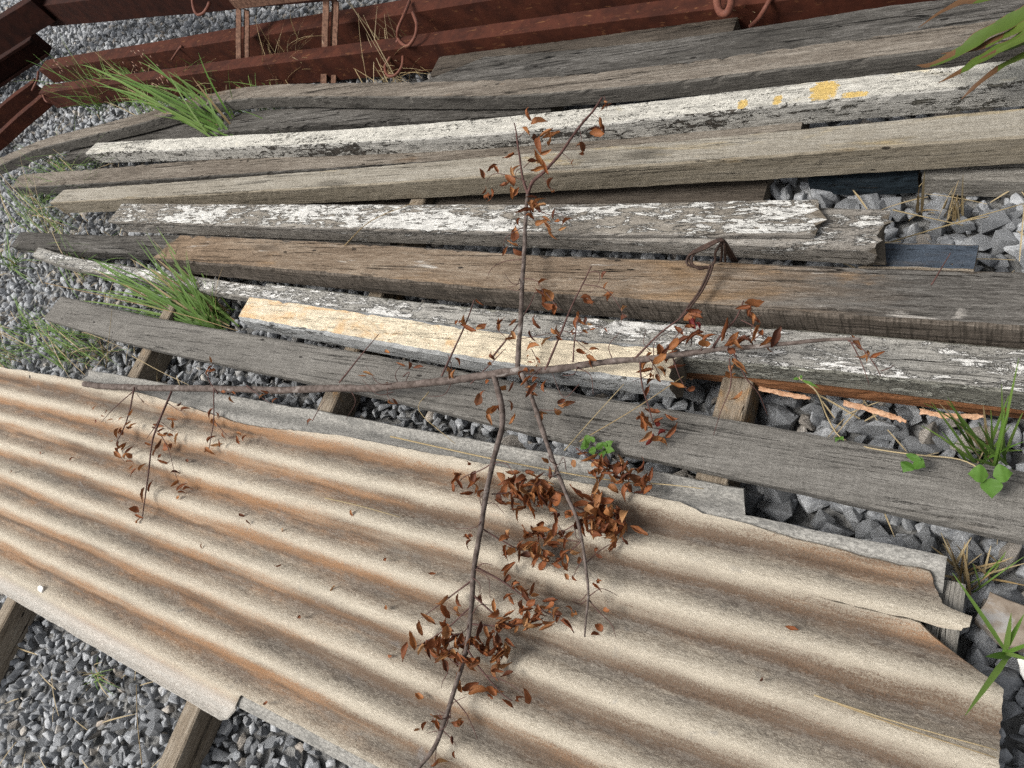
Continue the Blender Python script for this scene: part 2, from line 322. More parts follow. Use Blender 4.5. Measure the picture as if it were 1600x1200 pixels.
M_PINK = m_simple('grass_seed', (.4, .22, .16), (.55, .36, .28), 60, .8, .2)
M_WHITE = m_simple('white_paint_chip', (.7, .69, .66), (.82, .81, .78), 60, .8, .2)

# ------------------------------------------------------------------ ground and gravel
gx, gy = np.meshgrid(np.linspace(-60, 30, 41), np.linspace(-30, 60, 41))
gv = [(a, b, -.035) for a, b in zip(gx.ravel(), gy.ravel())]
gf = [(j*41+i, j*41+i+1, (j+1)*41+i+1, (j+1)*41+i) for j in range(40) for i in range(40)]
ground = tag(mesh('ground', gv, gf, M_GROUND, origin=(0, 0, 0)), 'bed of crushed grey gravel under the timber pile', 'ground', kind='structure')

import bmesh
def rock(seed):
    r = np.random.default_rng(seed); bm = bmesh.new(); fl = (r.uniform(.68, .98), r.uniform(.45, .8))
    k = r.integers(9, 15)
    for _ in range(k):
        d = r.normal(size=3); d /= np.linalg.norm(d); q = d*(r.uniform(.82, 1.0))
        bm.verts.new((q[0]*1.08, q[1]*fl[0], q[2]*fl[1]))
    bmesh.ops.convex_hull(bm, input=bm.verts[:])
    for v in [v for v in bm.verts if not v.link_faces]: bm.verts.remove(v)
    bmesh.ops.bevel(bm, geom=bm.edges[:], offset=.03, segments=1, affect='EDGES', clamp_overlap=True)
    bmesh.ops.triangulate(bm, faces=bm.faces[:])
    bm.verts.index_update()
    V = np.array([v.co[:] for v in bm.verts]); Fa = np.array([[v.index for v in f.verts] for f in bm.faces]); bm.free()
    return V, Fa
ROCKS = [rock(100+i) for i in range(22)]
rock_me = []
for i, (V, Fa) in enumerate(ROCKS):
    me = bpy.data.meshes.new('stone'); me.from_pydata(V.tolist(), [], Fa.tolist()); me.materials.append(M_STONE); me.update(); rock_me.append(me)
POLYS = [[(0, 945), (0, 1200), (530, 1200), (385, 1110), (345, 1135), (170, 1050)], [(1060, 585), (1180, 600), (1600, 650), (1600, 740), (1200, 670), (1060, 640)],
         [(1270, 300), (1440, 306), (1600, 318), (1600, 425), (1525, 420), (1525, 380), (1400, 375), (1400, 333), (1275, 332)],
         [(1165, 755), (1600, 860), (1600, 1200), (1572, 1200), (1572, 1070), (1530, 960), (1490, 870), (1165, 800)],
         [(0, 395), (50, 410), (70, 500), (180, 545), (130, 575), (0, 570)], [(540, 620), (900, 705), (870, 712), (540, 645)], [(230, 555), (490, 605), (500, 640), (240, 592)],
         [(60, 60), (400, 0), (480, 0), (370, 45), (60, 95)]]
def inside(p, poly):
    x, y = p; r = False; n = len(poly)
    for i in range(n):
        x1, y1 = poly[i]; x2, y2 = poly[(i+1) % n]
        if (y1 > y) != (y2 > y) and x < (x2-x1)*(y-y1)/(y2-y1)+x1: r = not r
    return r
stones = []
for layer in range(2):
    for zone in range(2):                      # fine gravel, then the coarser heap by the right end of the timbers
        pitch = (.040, .050)[zone] if layer == 0 else (.0315, .041)[zone]
        for X in np.arange(-8.0, 1.0, pitch):
            for Y in np.arange(-1.6, 4.8, pitch):
                if (zone == 1) != (X > -1.0+.25*math.sin(Y*7) and Y > .16): continue
                if layer == 0 and X*X+Y*Y > 6: continue
                x = X+rng.uniform(-.015, .015); y = Y+rng.uniform(-.015, .015)
                q = PX((x, y, 0))
                if not (-140 < q[0] < 1740 and -90 < q[1] < 1340): continue
                s = ((.0145+.0155*rng.random()**1.6), (.023+.027*rng.random()**1.3))[zone]
                if rng.random() < .10: s *= .6
                z = (-.0175+rng.uniform(-.005, .005) if layer == 0 else -.010+rng.uniform(-.009, .009))
                stones.append((x, y, z, s, q))
def sz(st): return st[3]*F_PX/math.sqrt(st[0]**2+st[1]**2+(H-st[2])**2)
vis = sorted([i for i, st in enumerate(stones) if st[2] > -.0195 and any(inside(st[4], p) for p in POLYS)], key=lambda i: -sz(stones[i]))[:300]
vis = set(vis)
def rotm(r):
    q = r.normal(size=4); q /= np.linalg.norm(q); w, x, y, z = q
    return np.array([[1-2*(y*y+z*z), 2*(x*y-z*w), 2*(x*z+y*w)], [2*(x*y+z*w), 1-2*(x*x+z*z), 2*(y*z-x*w)], [2*(x*z-y*w), 2*(y*z+x*w), 1-2*(x*x+y*y)]])
AV, AF, AT, base = [], [], [], 0
for i, (x, y, z, s, q) in enumerate(stones):
    k = rng.integers(len(ROCKS)); Rm = rotm(rng)
    if i in vis:
        o = bpy.data.objects.new('stone', rock_me[k]); C.objects.link(o); o.parent = ground; o.location = (x, y, z); o.scale = (s, s, s)
        o.rotation_euler = Matrix(Rm.tolist()).to_euler(); continue
    V, Fa = ROCKS[k]; AV.append(V@Rm.T*s+np.array([x, y, z])); AF.append(Fa+base); base += len(V); AT.append(np.full(len(V), rng.random()))
AV = np.concatenate(AV); AF = np.concatenate(AF); AT = np.concatenate(AT)
me = bpy.data.meshes.new('gravel'); me.vertices.add(len(AV)); me.vertices.foreach_set('co', AV.ravel().astype(np.float32))
me.loops.add(AF.size); me.loops.foreach_set('vertex_index', AF.ravel().astype(np.int32)); me.polygons.add(len(AF))
me.polygons.foreach_set('loop_start', (np.arange(len(AF))*3).astype(np.int32)); me.polygons.foreach_set('loop_total', np.full(len(AF), 3, np.int32))
me.update(calc_edges=True); a = me.attributes.new('tone', 'FLOAT', 'POINT'); a.data.foreach_set('value', AT.astype(np.float32))
me.materials.append(M_STONE)
gravel = bpy.data.objects.new('gravel', me); C.objects.link(gravel); gravel.parent = ground; tag(gravel, kind='stuff')
for m_ in rock_me:
    a = m_.attributes.new('tone', 'FLOAT', 'POINT'); a.data.foreach_set('value', np.full(len(m_.vertices), random.choice([.1, .3, .5, .6, .75, .97]), np.float32))

# ------------------------------------------------------------------ timbers
def board(name, label, near, w, h, z, mats, cat='board', jag=(0, 0), skew=(0, 0), round_=.004, rough=.0016, group='timbers laid on the bearers', step=.018, z2=None, wend=None, chip=1.0):
    """near: photo points along the upper front edge, at height z (z2 at the far right end). The board runs back by w and down by h."""
    z2 = z if z2 is None else z2; k = len(near)
    P = [G(x, y, z+(z2-z)*i/max(1, k-1)) for i, (x, y) in enumerate(near)]
    P = [np.array(p) for p in P]
    S = spline(P, 10) if k > 2 else [P[0]+(P[1]-P[0])*t for t in np.linspace(0, 1, 12)]
    S = np.array(S); L = np.concatenate([[0], np.cumsum(np.linalg.norm(np.diff(S, axis=0), axis=1))])
    n = max(8, int(L[-1]/step)); T = np.linspace(0, L[-1], n+1); S = np.stack([np.interp(T, L, S[:, a]) for a in range(3)], 1)
    # smooth the traced line
    for _ in range(14): S[1:-1] = .25*S[:-2]+.5*S[1:-1]+.25*S[2:]
    r = round_
    prof = []   # (back, down), clockwise from the upper front edge
    for (a, b, ca, cb) in ((0, 0, 1, 1), (1, 0, -1, 1), (1, 1, -1, -1), (0, 1, 1, -1)):
        pass
    nt, nf = 10, 4
    prof += [(r+(w-2*r)*i/nt, 0, 0) for i in range(nt+1)]
    prof += [(w, r+(h-2*r)*i/nf, 1) for i in range(nf+1)]
    prof += [(w-r-(w-2*r)*i/2, h, 1) for i in range(3)]
    prof += [(0, h-r-(h-2*r)*i/nf, 1) for i in range(nf+1)]
    m = len(prof); V = []; Fc = []; fm = []; seed = random.uniform(0, 99)
    for i in range(n+1):
        t = S[min(i+1, n)]-S[max(i-1, 0)]; t[2] = 0; t /= np.linalg.norm(t); bk = np.array([-t[1], t[0], 0]); e = i/n
        ww = 1+((wend or 1)-1)*e
        for j, (a, d, _) in enumerate(prof):
            p = S[i]+bk*a*ww+np.array([0, 0, -d])
            sl = (skew[0]*(1-e)**8+skew[1]*e**8)*(a/w); p = p+t*sl
            q = Vector((p[0]*6+seed, p[1]*30, p[2]*30)); nv = mnoise.noise_vector(q); nv2 = mnoise.noise_vector(Vector((p[0]*40+seed, p[1]*60, p[2]*60)))
            edge = 1.5 if (a in (0, w) or d in (0, h)) and (j in (0, nt, nt+1, m-1)) else 1
            p = p+np.array([0, nv[1], nv[2]])*rough*.55*edge+np.array([0, nv2[1], nv2[2]])*rough*.7*edge
            if j in (0, 1, nt-1, nt, m-1, m-2):
                ch = max(0, mnoise.noise(Vector((p[0]*22+seed, (j > 3)*5, 1)))-.18)*.014+max(0, mnoise.noise(Vector((p[0]*75+seed, (j > 3)*5, 9)))-.25)*.008
                ch *= chip
                p = p+bk*ch*(1 if j in (0, 1, m-1, m-2) else -1)*(.5 if j in (1, nt-1, m-2) else 1)-np.array([0, 0, ch*.7*(.4 if j in (1, nt-1, m-2) else 1)])
            if i <= 1 and jag[0]: p = p+t*jag[0]*(1-.5*i)*(mnoise.noise(Vector((a*70+seed, d*50, 3)))+.6*mnoise.noise(Vector((a*220+seed, d*90, 3))))
            if i >= n-1 and jag[1]: p = p+t*jag[1]*(1-.5*(n-i))*(mnoise.noise(Vector((a*70+seed, d*50, 7)))+.6*mnoise.noise(Vector((a*220+seed, d*90, 7))))
            V.append(p)
    for i in range(n):
        for j in range(m):
            j2 = (j+1) % m; Fc.append((i*m+j, (i+1)*m+j, (i+1)*m+j2, i*m+j2)); fm.append(0 if j < nt else 1)
    Fc.append(tuple(range(m))); fm.append(2); Fc.append(tuple(n*m+j for j in range(m))[::-1]); fm.append(2)
    mats = list(mats)+[W['end']] if len(mats) == 2 else list(mats)
    o = mesh(name, V, Fc, mats, fmat=fm)
    return tag(o, label, cat, group, 'thing')
BZ = .087
board('timber_plank', 'smooth grey plank lying along the upper edge of the corrugated sheets', [(67, 498), (233, 543), (564, 613), (867, 684), (1070, 727), (1600, 843), (1700, 866)], .113, .036, .123, [W['plank'], W['plank']], 'plank', skew=(.03, 0), round_=.007, chip=.35)
board('painted_board', 'short thick board with cream and orange paint beside the smooth grey plank', [(371, 498), (530, 526), (699, 556), (840, 578), (1043, 600)], .088, .075, .165, [W['cream'], W['cream_side']], round_=.008, jag=(.0, .02))
board('timber_board', 'narrow whitish split board with its end among grass, below the dark stub', [(50, 400), (108, 418), (236, 440), (378, 464), (470, 478)], .05, .036, .118, [W['flaky'], W['grey']], jag=(.02, 0))
board('timber_board', 'long grey board with white paint flakes between brown board and cream board', [(398, 478), (620, 512), (840, 540), (1062, 561), (1195, 571), (1397, 592), (1600, 616), (1680, 624)], .085, .066, .15, [W['flaky'], W['flaky_side']])
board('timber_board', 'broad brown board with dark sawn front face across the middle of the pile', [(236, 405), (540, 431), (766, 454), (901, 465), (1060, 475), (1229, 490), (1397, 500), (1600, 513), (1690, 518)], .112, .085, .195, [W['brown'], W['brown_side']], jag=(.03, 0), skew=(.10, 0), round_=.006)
board('timber_board', 'dark grey board stub poking out left from under the brown board', [(17, 385), (131, 393), (206, 395), (420, 398), (600, 402)], .085, .05, .105, [W['grey_dark'], W['grey_dark']])
board('timber_board', 'thin board of peeling white paint with broken right end', [(168, 346), (540, 357), (834, 364), (1060, 366), (1272, 366)], .088, .016, .19, [W['peel_top'], W['peel_side']], jag=(.0, .03), skew=(.03, -.01), round_=.003)
board('timber_beam', 'split grey beam directly under the peeling white board', [(180, 350), (540, 361), (834, 369), (1060, 377), (1240, 384), (1366, 391)], .100, .058, .172, [W['peel_side'], W['peel_side']], 'beam', jag=(0, .03), skew=(.05, .008), round_=.006)
board('painted_board', 'short flat board end with chipped blue-grey paint on the gravel', [(1340, 418), (1430, 420), (1521, 424)], .062, .02, .10, [W['blue'], W['bearer'], W['bearer']])
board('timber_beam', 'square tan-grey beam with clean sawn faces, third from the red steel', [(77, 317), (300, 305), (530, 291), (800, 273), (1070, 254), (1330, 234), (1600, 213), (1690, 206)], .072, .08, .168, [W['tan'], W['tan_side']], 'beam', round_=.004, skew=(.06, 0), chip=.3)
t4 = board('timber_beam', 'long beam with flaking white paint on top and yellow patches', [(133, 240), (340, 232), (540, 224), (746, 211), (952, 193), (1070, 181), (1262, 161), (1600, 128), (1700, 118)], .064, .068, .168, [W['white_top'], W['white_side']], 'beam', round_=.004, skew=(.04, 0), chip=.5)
board('timber_board', 'dark board between the white painted beam and the tan-grey beam', [(18, 294), (150, 287), (300, 277), (540, 262), (800, 245), (1070, 222), (1250, 206)], .09, .06, .11, [W['drift'], W['grey_dark']], jag=(.03, 0))
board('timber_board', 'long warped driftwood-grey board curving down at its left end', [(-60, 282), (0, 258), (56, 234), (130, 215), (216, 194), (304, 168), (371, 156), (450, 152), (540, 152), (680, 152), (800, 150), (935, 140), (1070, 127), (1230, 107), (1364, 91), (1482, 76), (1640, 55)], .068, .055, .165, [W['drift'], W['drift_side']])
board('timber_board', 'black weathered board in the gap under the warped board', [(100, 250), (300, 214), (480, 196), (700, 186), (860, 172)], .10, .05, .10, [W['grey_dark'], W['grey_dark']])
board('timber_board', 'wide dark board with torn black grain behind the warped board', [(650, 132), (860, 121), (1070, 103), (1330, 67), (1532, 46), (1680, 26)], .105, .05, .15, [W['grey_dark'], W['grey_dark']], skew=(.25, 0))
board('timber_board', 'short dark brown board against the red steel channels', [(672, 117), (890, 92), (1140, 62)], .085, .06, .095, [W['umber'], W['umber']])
board('painted_board', 'navy painted board with white chips under the tan-grey beam', [(1262, 280), (1350, 283), (1434, 277)], .05, .055, .052, [W['navy'], W['navy']])
board('timber_board', 'grey board lying on the gravel under the right end of the tan-grey beam', [(1440, 277), (1540, 280), (1660, 284)], .06, .06, .058, [W['grey'], W['grey']])
board('timber_board', 'added dark board in place of the shade in the gap between tan-grey beam and peeling board', [(330, 334), (700, 326), (1000, 322), (1190, 320)], .10, .04, .045, [W['umber'], W['umber']])  # added board, its dark colour stands for the shade between the two timbers
rb = board('timber_board', 'red-brown board edge with copper paint peeling under the white-flaked board', [(1040, 578), (1250, 604), (1430, 625), (1600, 645), (1690, 655)], .06, .030, .082, [W['redbrown'], W['redbrown']])
def curl(name, pts, wpx, z, m, parent):
    """ragged strip of paint lifting off the board, slightly rolled"""
    S = spline([G(x, y, z) for x, y in pts], 14); V = []; Fc = []; n = len(S); sd0 = random.uniform(0, 99)
    for i, s in enumerate(S):
        e = i/(n-1); lo = -.5-.30*mnoise.noise(Vector((i*.23, sd0, 0)))-.12*mnoise.noise(Vector((i*1.3, sd0, 4))); hi = .5+.2*mnoise.noise(Vector((i*.2, sd0, 7)))
        if e > .9: hi *= .4; lo *= .6
        for k in range(6):
            q = lo+(hi-lo)*k/5; V.append(s+np.array([.003*mnoise.noise(Vector((i, k, sd0))), wpx*q, wpx*(.42-.5*q*q)-.004+.002*mnoise.noise(Vector((i*.5, k, 3)))]))
    for i in range(n-1):
        for k in range(5): Fc.append((i*6+k, (i+1)*6+k, (i+1)*6+k+1, i*6+k+1))
    o = mesh(name, V, Fc, m, parent); md = o.modifiers.new('t', 'SOLIDIFY'); md.thickness = .0012
    return o
curl('paint_flake', [(1185, 606), (1225, 615), (1266, 622)], .010, .06, M_FLAKE, rb)
curl('paint_flake', [(1318, 629), (1360, 640), (1392, 650), (1416, 658)], .011, .05, M_FLAKE, rb)
curl('paint_flake', [(1437, 642), (1480, 649), (1540, 650)], .010, .05, M_FLAKE, rb)
curl('paint_flake', [(1066, 584), (1075, 588), (1090, 588)], .012, .05, M_FLAKE, rb)

def bearer(label, X, y0, y1, w=.058, h=.085, m='bearer', rot=0):
    V = []; n = 16; s = random.uniform(0, 50)
    for i in range(n+1):
        Y = y0+(y1-y0)*i/n
        for (a, z) in ((-w/2, .001), (-w/2, h-.004), (-w/2+.004, h), (0, h+.001), (w/2-.004, h), (w/2, h-.004), (w/2, .001)):
            v = mnoise.noise_vector(Vector((X+a*20, Y*9+s, z*20)))
            V.append((X+a+v[0]*.003+rot*(Y-y0), Y, z-.002+v[2]*.002*(z > .01)))
    m_ = 7; Fc = [(i*m_+j, i*m_+(j+1) % m_, (i+1)*m_+(j+1) % m_, (i+1)*m_+j) for i in range(n) for j in range(m_)]+[tuple(range(m_))[::-1], tuple(n*m_+j for j in range(m_))]
    # grain runs along Y here: build along local X and turn
    V = [(v[1]-y0, -(v[0]-X), v[2]) for v in V]
    me = bpy.data.meshes.new('bearer'); me.from_pydata(V, [], [f[::-1] for f in Fc][:-2]+Fc[-2:]); me.materials.append(W[m])
    o = bpy.data.objects.new('bearer', me); C.objects.link(o); o.location = (X, y0, 0); o.rotation_euler = (0, 0, R(90))
    bm = bmesh.new(); bm.from_mesh(me); bmesh.ops.recalc_face_normals(bm, faces=bm.faces[:]); bm.to_mesh(me); bm.free()
    return tag(o, label, 'bearer', 'bearers under the pile', 'thing')
bearer('wooden bearer jutting out under the lower sheet edge beside the torn step', -1.575, -.62, 1.5)
bearer('wooden bearer with orange-brown side between grey plank and sheet at the left', -2.53, -.62, 1.45)
bearer('old grooved bearer showing between cream board end and red-brown board', -.475, .30, .92, .066, .080)
bearer('short bearer end under the cracked right end of the sheets', -.055, -.3, .335, .05, .08, 'grey')

# ------------------------------------------------------------------ corrugated sheets
def zs(Y, base): return base+.0125*(1+math.cos(2*math.pi*(Y-YC0)/PER))
def sheet(name, label, ymin, ymax, ylo, yhi, xl, xr, base, mat, crack=None, thick=.006, nx=150):
    """corrugated sheet: straight rows, trimmed by its broken outline"""
    ys = list(np.linspace(ylo, yhi, 128))
    if crack: ys = sorted([y for y in ys if abs(y-crack[1]) > .003]+[crack[1]-.0005, crack[1]+.0005])
    V, Fc, ph, side_, cut = [], [], [], [], []
    for Yn in ys:
        a, b = xl(Yn), xr(Yn)
        for i in range(nx+1):
            X = a+(b-a)*i/nx; y0, y1 = ymin(X), ymax(X); Y = min(max(Yn, y0), y1); cut.append(-1 if Yn < y0 else 1 if Yn > y1 else 0)
            if crack:
                sgn = 1 if Yn > crack[1] else -1; op = max(0, min(1, (X-crack[0])/.10)); near = math.exp(-((Yn-crack[1])/.03)**2)
                side_.append(sgn if X > crack[0] else 0)
                Y += near*min(1, max(0, (X-crack[0]+.03)/.05))*(.004*mnoise.noise(Vector((X*26, 1, 0)))+.003*mnoise.noise(Vector((X*90, 1, 0))))+sgn*near*.0007*op*(.5+abs(mnoise.noise(Vector((X*30, 0, 0)))))
            z = zs(Y, base)+.0012*mnoise.noise(Vector((X*3, Y*9, base)))+.0006*mnoise.noise(Vector((X*40, Y*40, 0)))
            if crack and X > crack[0]: z += .004*(X-crack[0])*(1 if Yn > crack[1] else -.3)*math.exp(-((Yn-crack[1])/.06)**2)
            V.append((X, Y, z)); ph.append((YC0-Y)/PER+10)
    for j in range(len(ys)-1):
        for i in range(nx):
            q = (j*(nx+1)+i, j*(nx+1)+i+1, (j+1)*(nx+1)+i+1, (j+1)*(nx+1)+i); cs = [cut[k] for k in q]
            if min(cs) == 1 or max(cs) == -1: continue
            if crack:
                sg = [side_[k] for k in q]
                if min(sg) < 0 < max(sg): continue
            Fc.append(q)
    o = mesh(name, V, Fc, mat, smooth=True)
    at = o.data.attributes.new('phase', 'FLOAT', 'POINT'); at.data.foreach_set('value', np.array(ph, np.float32))
    bm = bmesh.new(); bm.from_mesh(o.data); bmesh.ops.delete(bm, geom=[v for v in bm.verts if not v.link_faces], context='VERTS'); bmesh.ops.dissolve_degenerate(bm, dist=1e-5, edges=bm.edges[:]); bm.to_mesh(o.data); bm.free()
    md = o.modifiers.new('thickness', 'SOLIDIFY'); md.thickness = thick; md.offset = -1; es = o.modifiers.new('crisp', 'EDGE_SPLIT'); es.split_angle = R(50)
    return tag(o, label, 'roofing sheet', 'corrugated sheets stacked flat')
def lerp(tab): xs, ys = zip(*tab); return lambda x: float(np.interp(x, xs, ys))
nz = lambda X, s, a: a*mnoise.noise(Vector((X*s, 5, 1)))+a*.5*mnoise.noise(Vector((X*s*4, 9, 1)))
# lower grey sheet: shows along the far edge and under the torn near edge
lowU = lerp([(-2.80, .418), (-.40, .420), (-.396, .368), (-.06, .366), (.1, .366)])
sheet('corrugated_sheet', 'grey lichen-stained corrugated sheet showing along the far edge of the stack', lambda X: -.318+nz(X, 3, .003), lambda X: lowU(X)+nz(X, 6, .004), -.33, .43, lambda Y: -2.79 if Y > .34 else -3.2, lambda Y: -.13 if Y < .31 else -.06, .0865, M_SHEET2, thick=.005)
upY = lerp([(-3.5, .352), (-2.75, .368), (-2.4, .366), (-2.1, .352), (-1.9, .338), (-1.75, .336), (-1.45, .358), (-.5, .364), (-.465, .352), (-.28, .34), (-.08, .334), (.1, .32)])
upL = lerp([(-3.5, -.345), (-1.44, -.357), (-1.425, -.345), (-1.412, -.315), (-1.404, -.288), (.2, -.288)])
upR = lerp([(-.36, .06), (.077, .040), (.187, .034), (.22, -.03), (.247, -.083), (.2504, -.083), (.2506, -.028), (.262, -.018), (.281, -.014), (.286, -.055), (.31, -.068), (.334, -.08), (.4, -.09)])
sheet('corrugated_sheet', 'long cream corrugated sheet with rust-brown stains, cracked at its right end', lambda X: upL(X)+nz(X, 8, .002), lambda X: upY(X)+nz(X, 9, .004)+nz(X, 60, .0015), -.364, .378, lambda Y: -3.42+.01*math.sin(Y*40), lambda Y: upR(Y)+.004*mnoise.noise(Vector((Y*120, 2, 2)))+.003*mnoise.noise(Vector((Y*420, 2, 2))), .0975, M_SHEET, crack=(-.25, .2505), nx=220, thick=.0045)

# ------------------------------------------------------------------ red steel channels, frame, hooks
def channel(label, a, b, hgt, wid, m=M_RED, flip=1, t=.004, lip=.018):
    """lipped C section from a to b (upper front edge); web faces the viewer when flip = 1"""
    a, b = Vector(a), Vector(b); d = (b-a); L = d.length; d.normalize(); bk = Vector((-d.y, d.x, 0)).normalized(); dn = Vector((0, 0, -1))
    if flip > 0: prof = [(0, 0), (wid, 0), (wid, lip), (wid-t, lip), (wid-t, t), (t, t), (t, hgt-t), (wid-t, hgt-t), (wid-t, hgt-lip), (wid, hgt-lip), (wid, hgt), (0, hgt)]
    else: prof = [(wid, 0), (0, 0), (0, lip), (t, lip), (t, t), (wid-t, t), (wid-t, hgt-t), (t, hgt-t), (t, hgt-lip), (0, hgt-lip), (0, hgt), (wid, hgt)]
    n = 14; V = []; m_ = len(prof)
    for i in range(n+1):
        for (x, y) in prof: V.append(a+d*(L*i/n)+bk*x+dn*y+Vector((0, 0, .0015*math.sin(i*1.3))))
    Fc = [(i*m_+j, i*m_+(j+1) % m_, (i+1)*m_+(j+1) % m_, (i+1)*m_+j) for i in range(n) for j in range(m_)]+[tuple(range(m_)), tuple(n*m_+j for j in range(m_))[::-1]]
    o = mesh('steel_channel', V, Fc, m)
    bm = bmesh.new(); bm.from_mesh(o.data); bmesh.ops.recalc_face_normals(bm, faces=bm.faces[:]); bm.to_mesh(o.data); bm.free()
    md = o.modifiers.new('edge', 'BEVEL'); md.width = .0035; md.segments = 2; md.limit_method = 'ANGLE'
    return tag(o, label, 'steel channel', 'red steel channels behind the timbers')
c2 = channel('red steel channel lying nearest the timbers, behind the rusty frame', G(60, 146, .13), G(1640, -52, .13), .115, .06)
c1 = channel('red steel channel second from the timbers, along the strip of gravel', G(60, 110, .13), G(1400, -98, .13), .10, .08)
c3 = channel('dark red steel channel at the top edge beyond the strip of gravel', G(45, 12, .32), G(520, -52, .32), .14, .06, M_RED_SHADE)
c4 = channel('dark red steel channel slanting across the top left corner', G(-140, 120, .38), G(48, 0, .38), .15, .08, M_RED_SHADE, flip=1)
c6 = channel('added dark steel channel, open side out, that darkens the gap at the left edge', G(-120, 175, .16), G(46, 62, .16), .13, .09, M_RED_SHADE, flip=-1)  # added channel, opening turned to the viewer so its inside darkens the corner
c5 = channel('short red steel channel butting the others at the left edge', G(-110, 305, .10), G(66, 150, .10), .07, .055)
c5b = channel('red steel channel behind the short one at the left edge', G(-100, 245, .12), G(52, 128, .12), .09, .05)

def rod(name, pts, r, parent, m=M_HOOK): return stick(name, [G(x, y, z) for x, y, z in pts], r, r, m, parent, ns=8, n=6, knots=.12)
rod('hook', [(640, 2, .14), (632, 22, .17), (622, 45, .16), (623, 62, .13), (636, 72, .14), (648, 58, .16), (651, 38, .17), (645, 20, .15)], .0058, c2)
rod('hook', [(622, 62, .13), (612, 85, .10), (602, 104, .08), (606, 118, .08), (618, 117, .08), (628, 104, .09), (630, 88, .1)], .0058, c2)
rod('hook', [(1120, -10, .17), (1121, 8, .17), (1126, 20, .17), (1136, 20, .18), (1142, 6, .18), (1142, -12, .18)], .010, c2)
rod('hook', [(1206, -6, .14), (1196, 12, .13), (1186, 28, .11), (1172, 42, .09)], .0065, c2)
rod('hook', [(300, -6, .3), (303, 14, .28), (310, 23, .26), (320, 18, .26), (328, 4, .28)], .007, c3)
rod('hook', [(268, 94, .12), (280, 76, .13), (284, 72, .14)], .005, c1)
rod('hook', [(50, 142, .12), (58, 125, .14), (60, 112, .15)], .006, c5)
rod('hook', [(66, 146, .12), (72, 158, .10), (80, 160, .08)], .006, c5)

fr = empty('angle_iron_frame', G(440, 130, .03)); tag(fr, 'rusty angle-iron rectangular frame leaning on the red steel channels', 'metal frame')
def angle(name, a, b, s=.03, t=.004, side=Vector((1, 0, 0)), parent=fr):
    a, b = Vector(a), Vector(b); d = (b-a).normalized(); u = (side-d*side.dot(d)).normalized(); v = d.cross(u)
    prof = [(0, 0), (s, 0), (s, t), (t, t), (t, s), (0, s)]; V = [p+u*x+v*y for p in (a, b) for x, y in prof]
    Fc = [(j, (j+1) % 6, 6+(j+1) % 6, 6+j) for j in range(6)]+[(5, 4, 3, 2, 1, 0), (6, 7, 8, 9, 10, 11)]
    o = mesh(name, V, Fc, M_RUST, parent); bm = bmesh.new(); bm.from_mesh(o.data); bmesh.ops.recalc_face_normals(bm, faces=bm.faces[:]); bm.to_mesh(o.data); bm.free(); return o
def bar(name, a, b, off, w, d_, parent=fr):
    """flat bar between a and b, shifted sideways by off"""
    a, b = Vector(a), Vector(b); d = (b-a).normalized(); u = Vector((1, 0, 0)); u = (u-d*u.dot(d)).normalized(); v = d.cross(u)
    V = []; Fc = []; n = 8
    for i in range(n+1):
        p = a+(b-a)*(i/n)+u*off+u*.001*math.sin(i*2.1)
        V += [p+v*d_, p+u*w+v*d_, p+u*w+v*(d_-.005), p+v*(d_-.005)]
    Fc = [(i*4+j, i*4+(j+1) % 4, i*4+4+(j+1) % 4, i*4+4+j) for i in range(n) for j in range(4)]+[(3, 2, 1, 0), (4*n, 4*n+1, 4*n+2, 4*n+3)]
    o = mesh(name, V, Fc, M_RUST, parent); bm = bmesh.new(); bm.from_mesh(o.data); bmesh.ops.recalc_face_normals(bm, faces=bm.faces[:]); bm.to_mesh(o.data); bm.free(); return o
for (x0, y0, x1, y1) in ((370, 142, 370, 12), (502, 134, 506, -4)):
    a_, b_ = G(x0, y0, .02), G(x1, y1, .25)
    bar('post', a_, b_, 0, .030, 0); bar('web', a_, b_, .026, .030, .02); bar('flange', a_, b_, .052, .024, .004)
angle('rail', G(369, 14, .255), G(523, -4, .268), s=.04, side=Vector((0, 1, 0)))

# ------------------------------------------------------------------ rusted wire tie
wt = empty('wire_tie', G(1110, 400, .19)); tag(wt, 'twisted bundle of rusted wire sticking up by the brown board', 'wire')
def wire(name, pts, r=.0026): return stick(name, [G(*p) for p in pts], r, r, M_WIRE, wt, ns=6, n=6)
for k, (dx, dy) in enumerate(((0, 0), (4, 3), (-3, 5))):
    wire('loop', [(1107+dx, 417, .24), (1092, 420-dy*.5, .25), (1077+dx, 408+dy, .26), (1080+dx, 396+dy*.5, .27), (1100, 384+dy, .29), (1124+dx*.5, 374+dy*.6, .30), (1131+dx*.5, 378, .29), (1138+dx, 392, .24), (1148+dx, 408, .18)])
for dx in (0, 5): wire('strand', [(1127+dx, 380, .29), (1128+dx, 395, .25), (1126+dx*1.4, 409, .19)])
wire('strand', [(1127, 379, .29), (1118, 394, .27), (1117, 408, .25), (1108, 418, .24)])
for dx in (0, 4): wire('tail', [(1110+dx, 414, .245), (1104+dx, 432, .23), (1092+dx, 456, .225), (1076+dx, 478, .22), (1062+dx, 496, .215)])

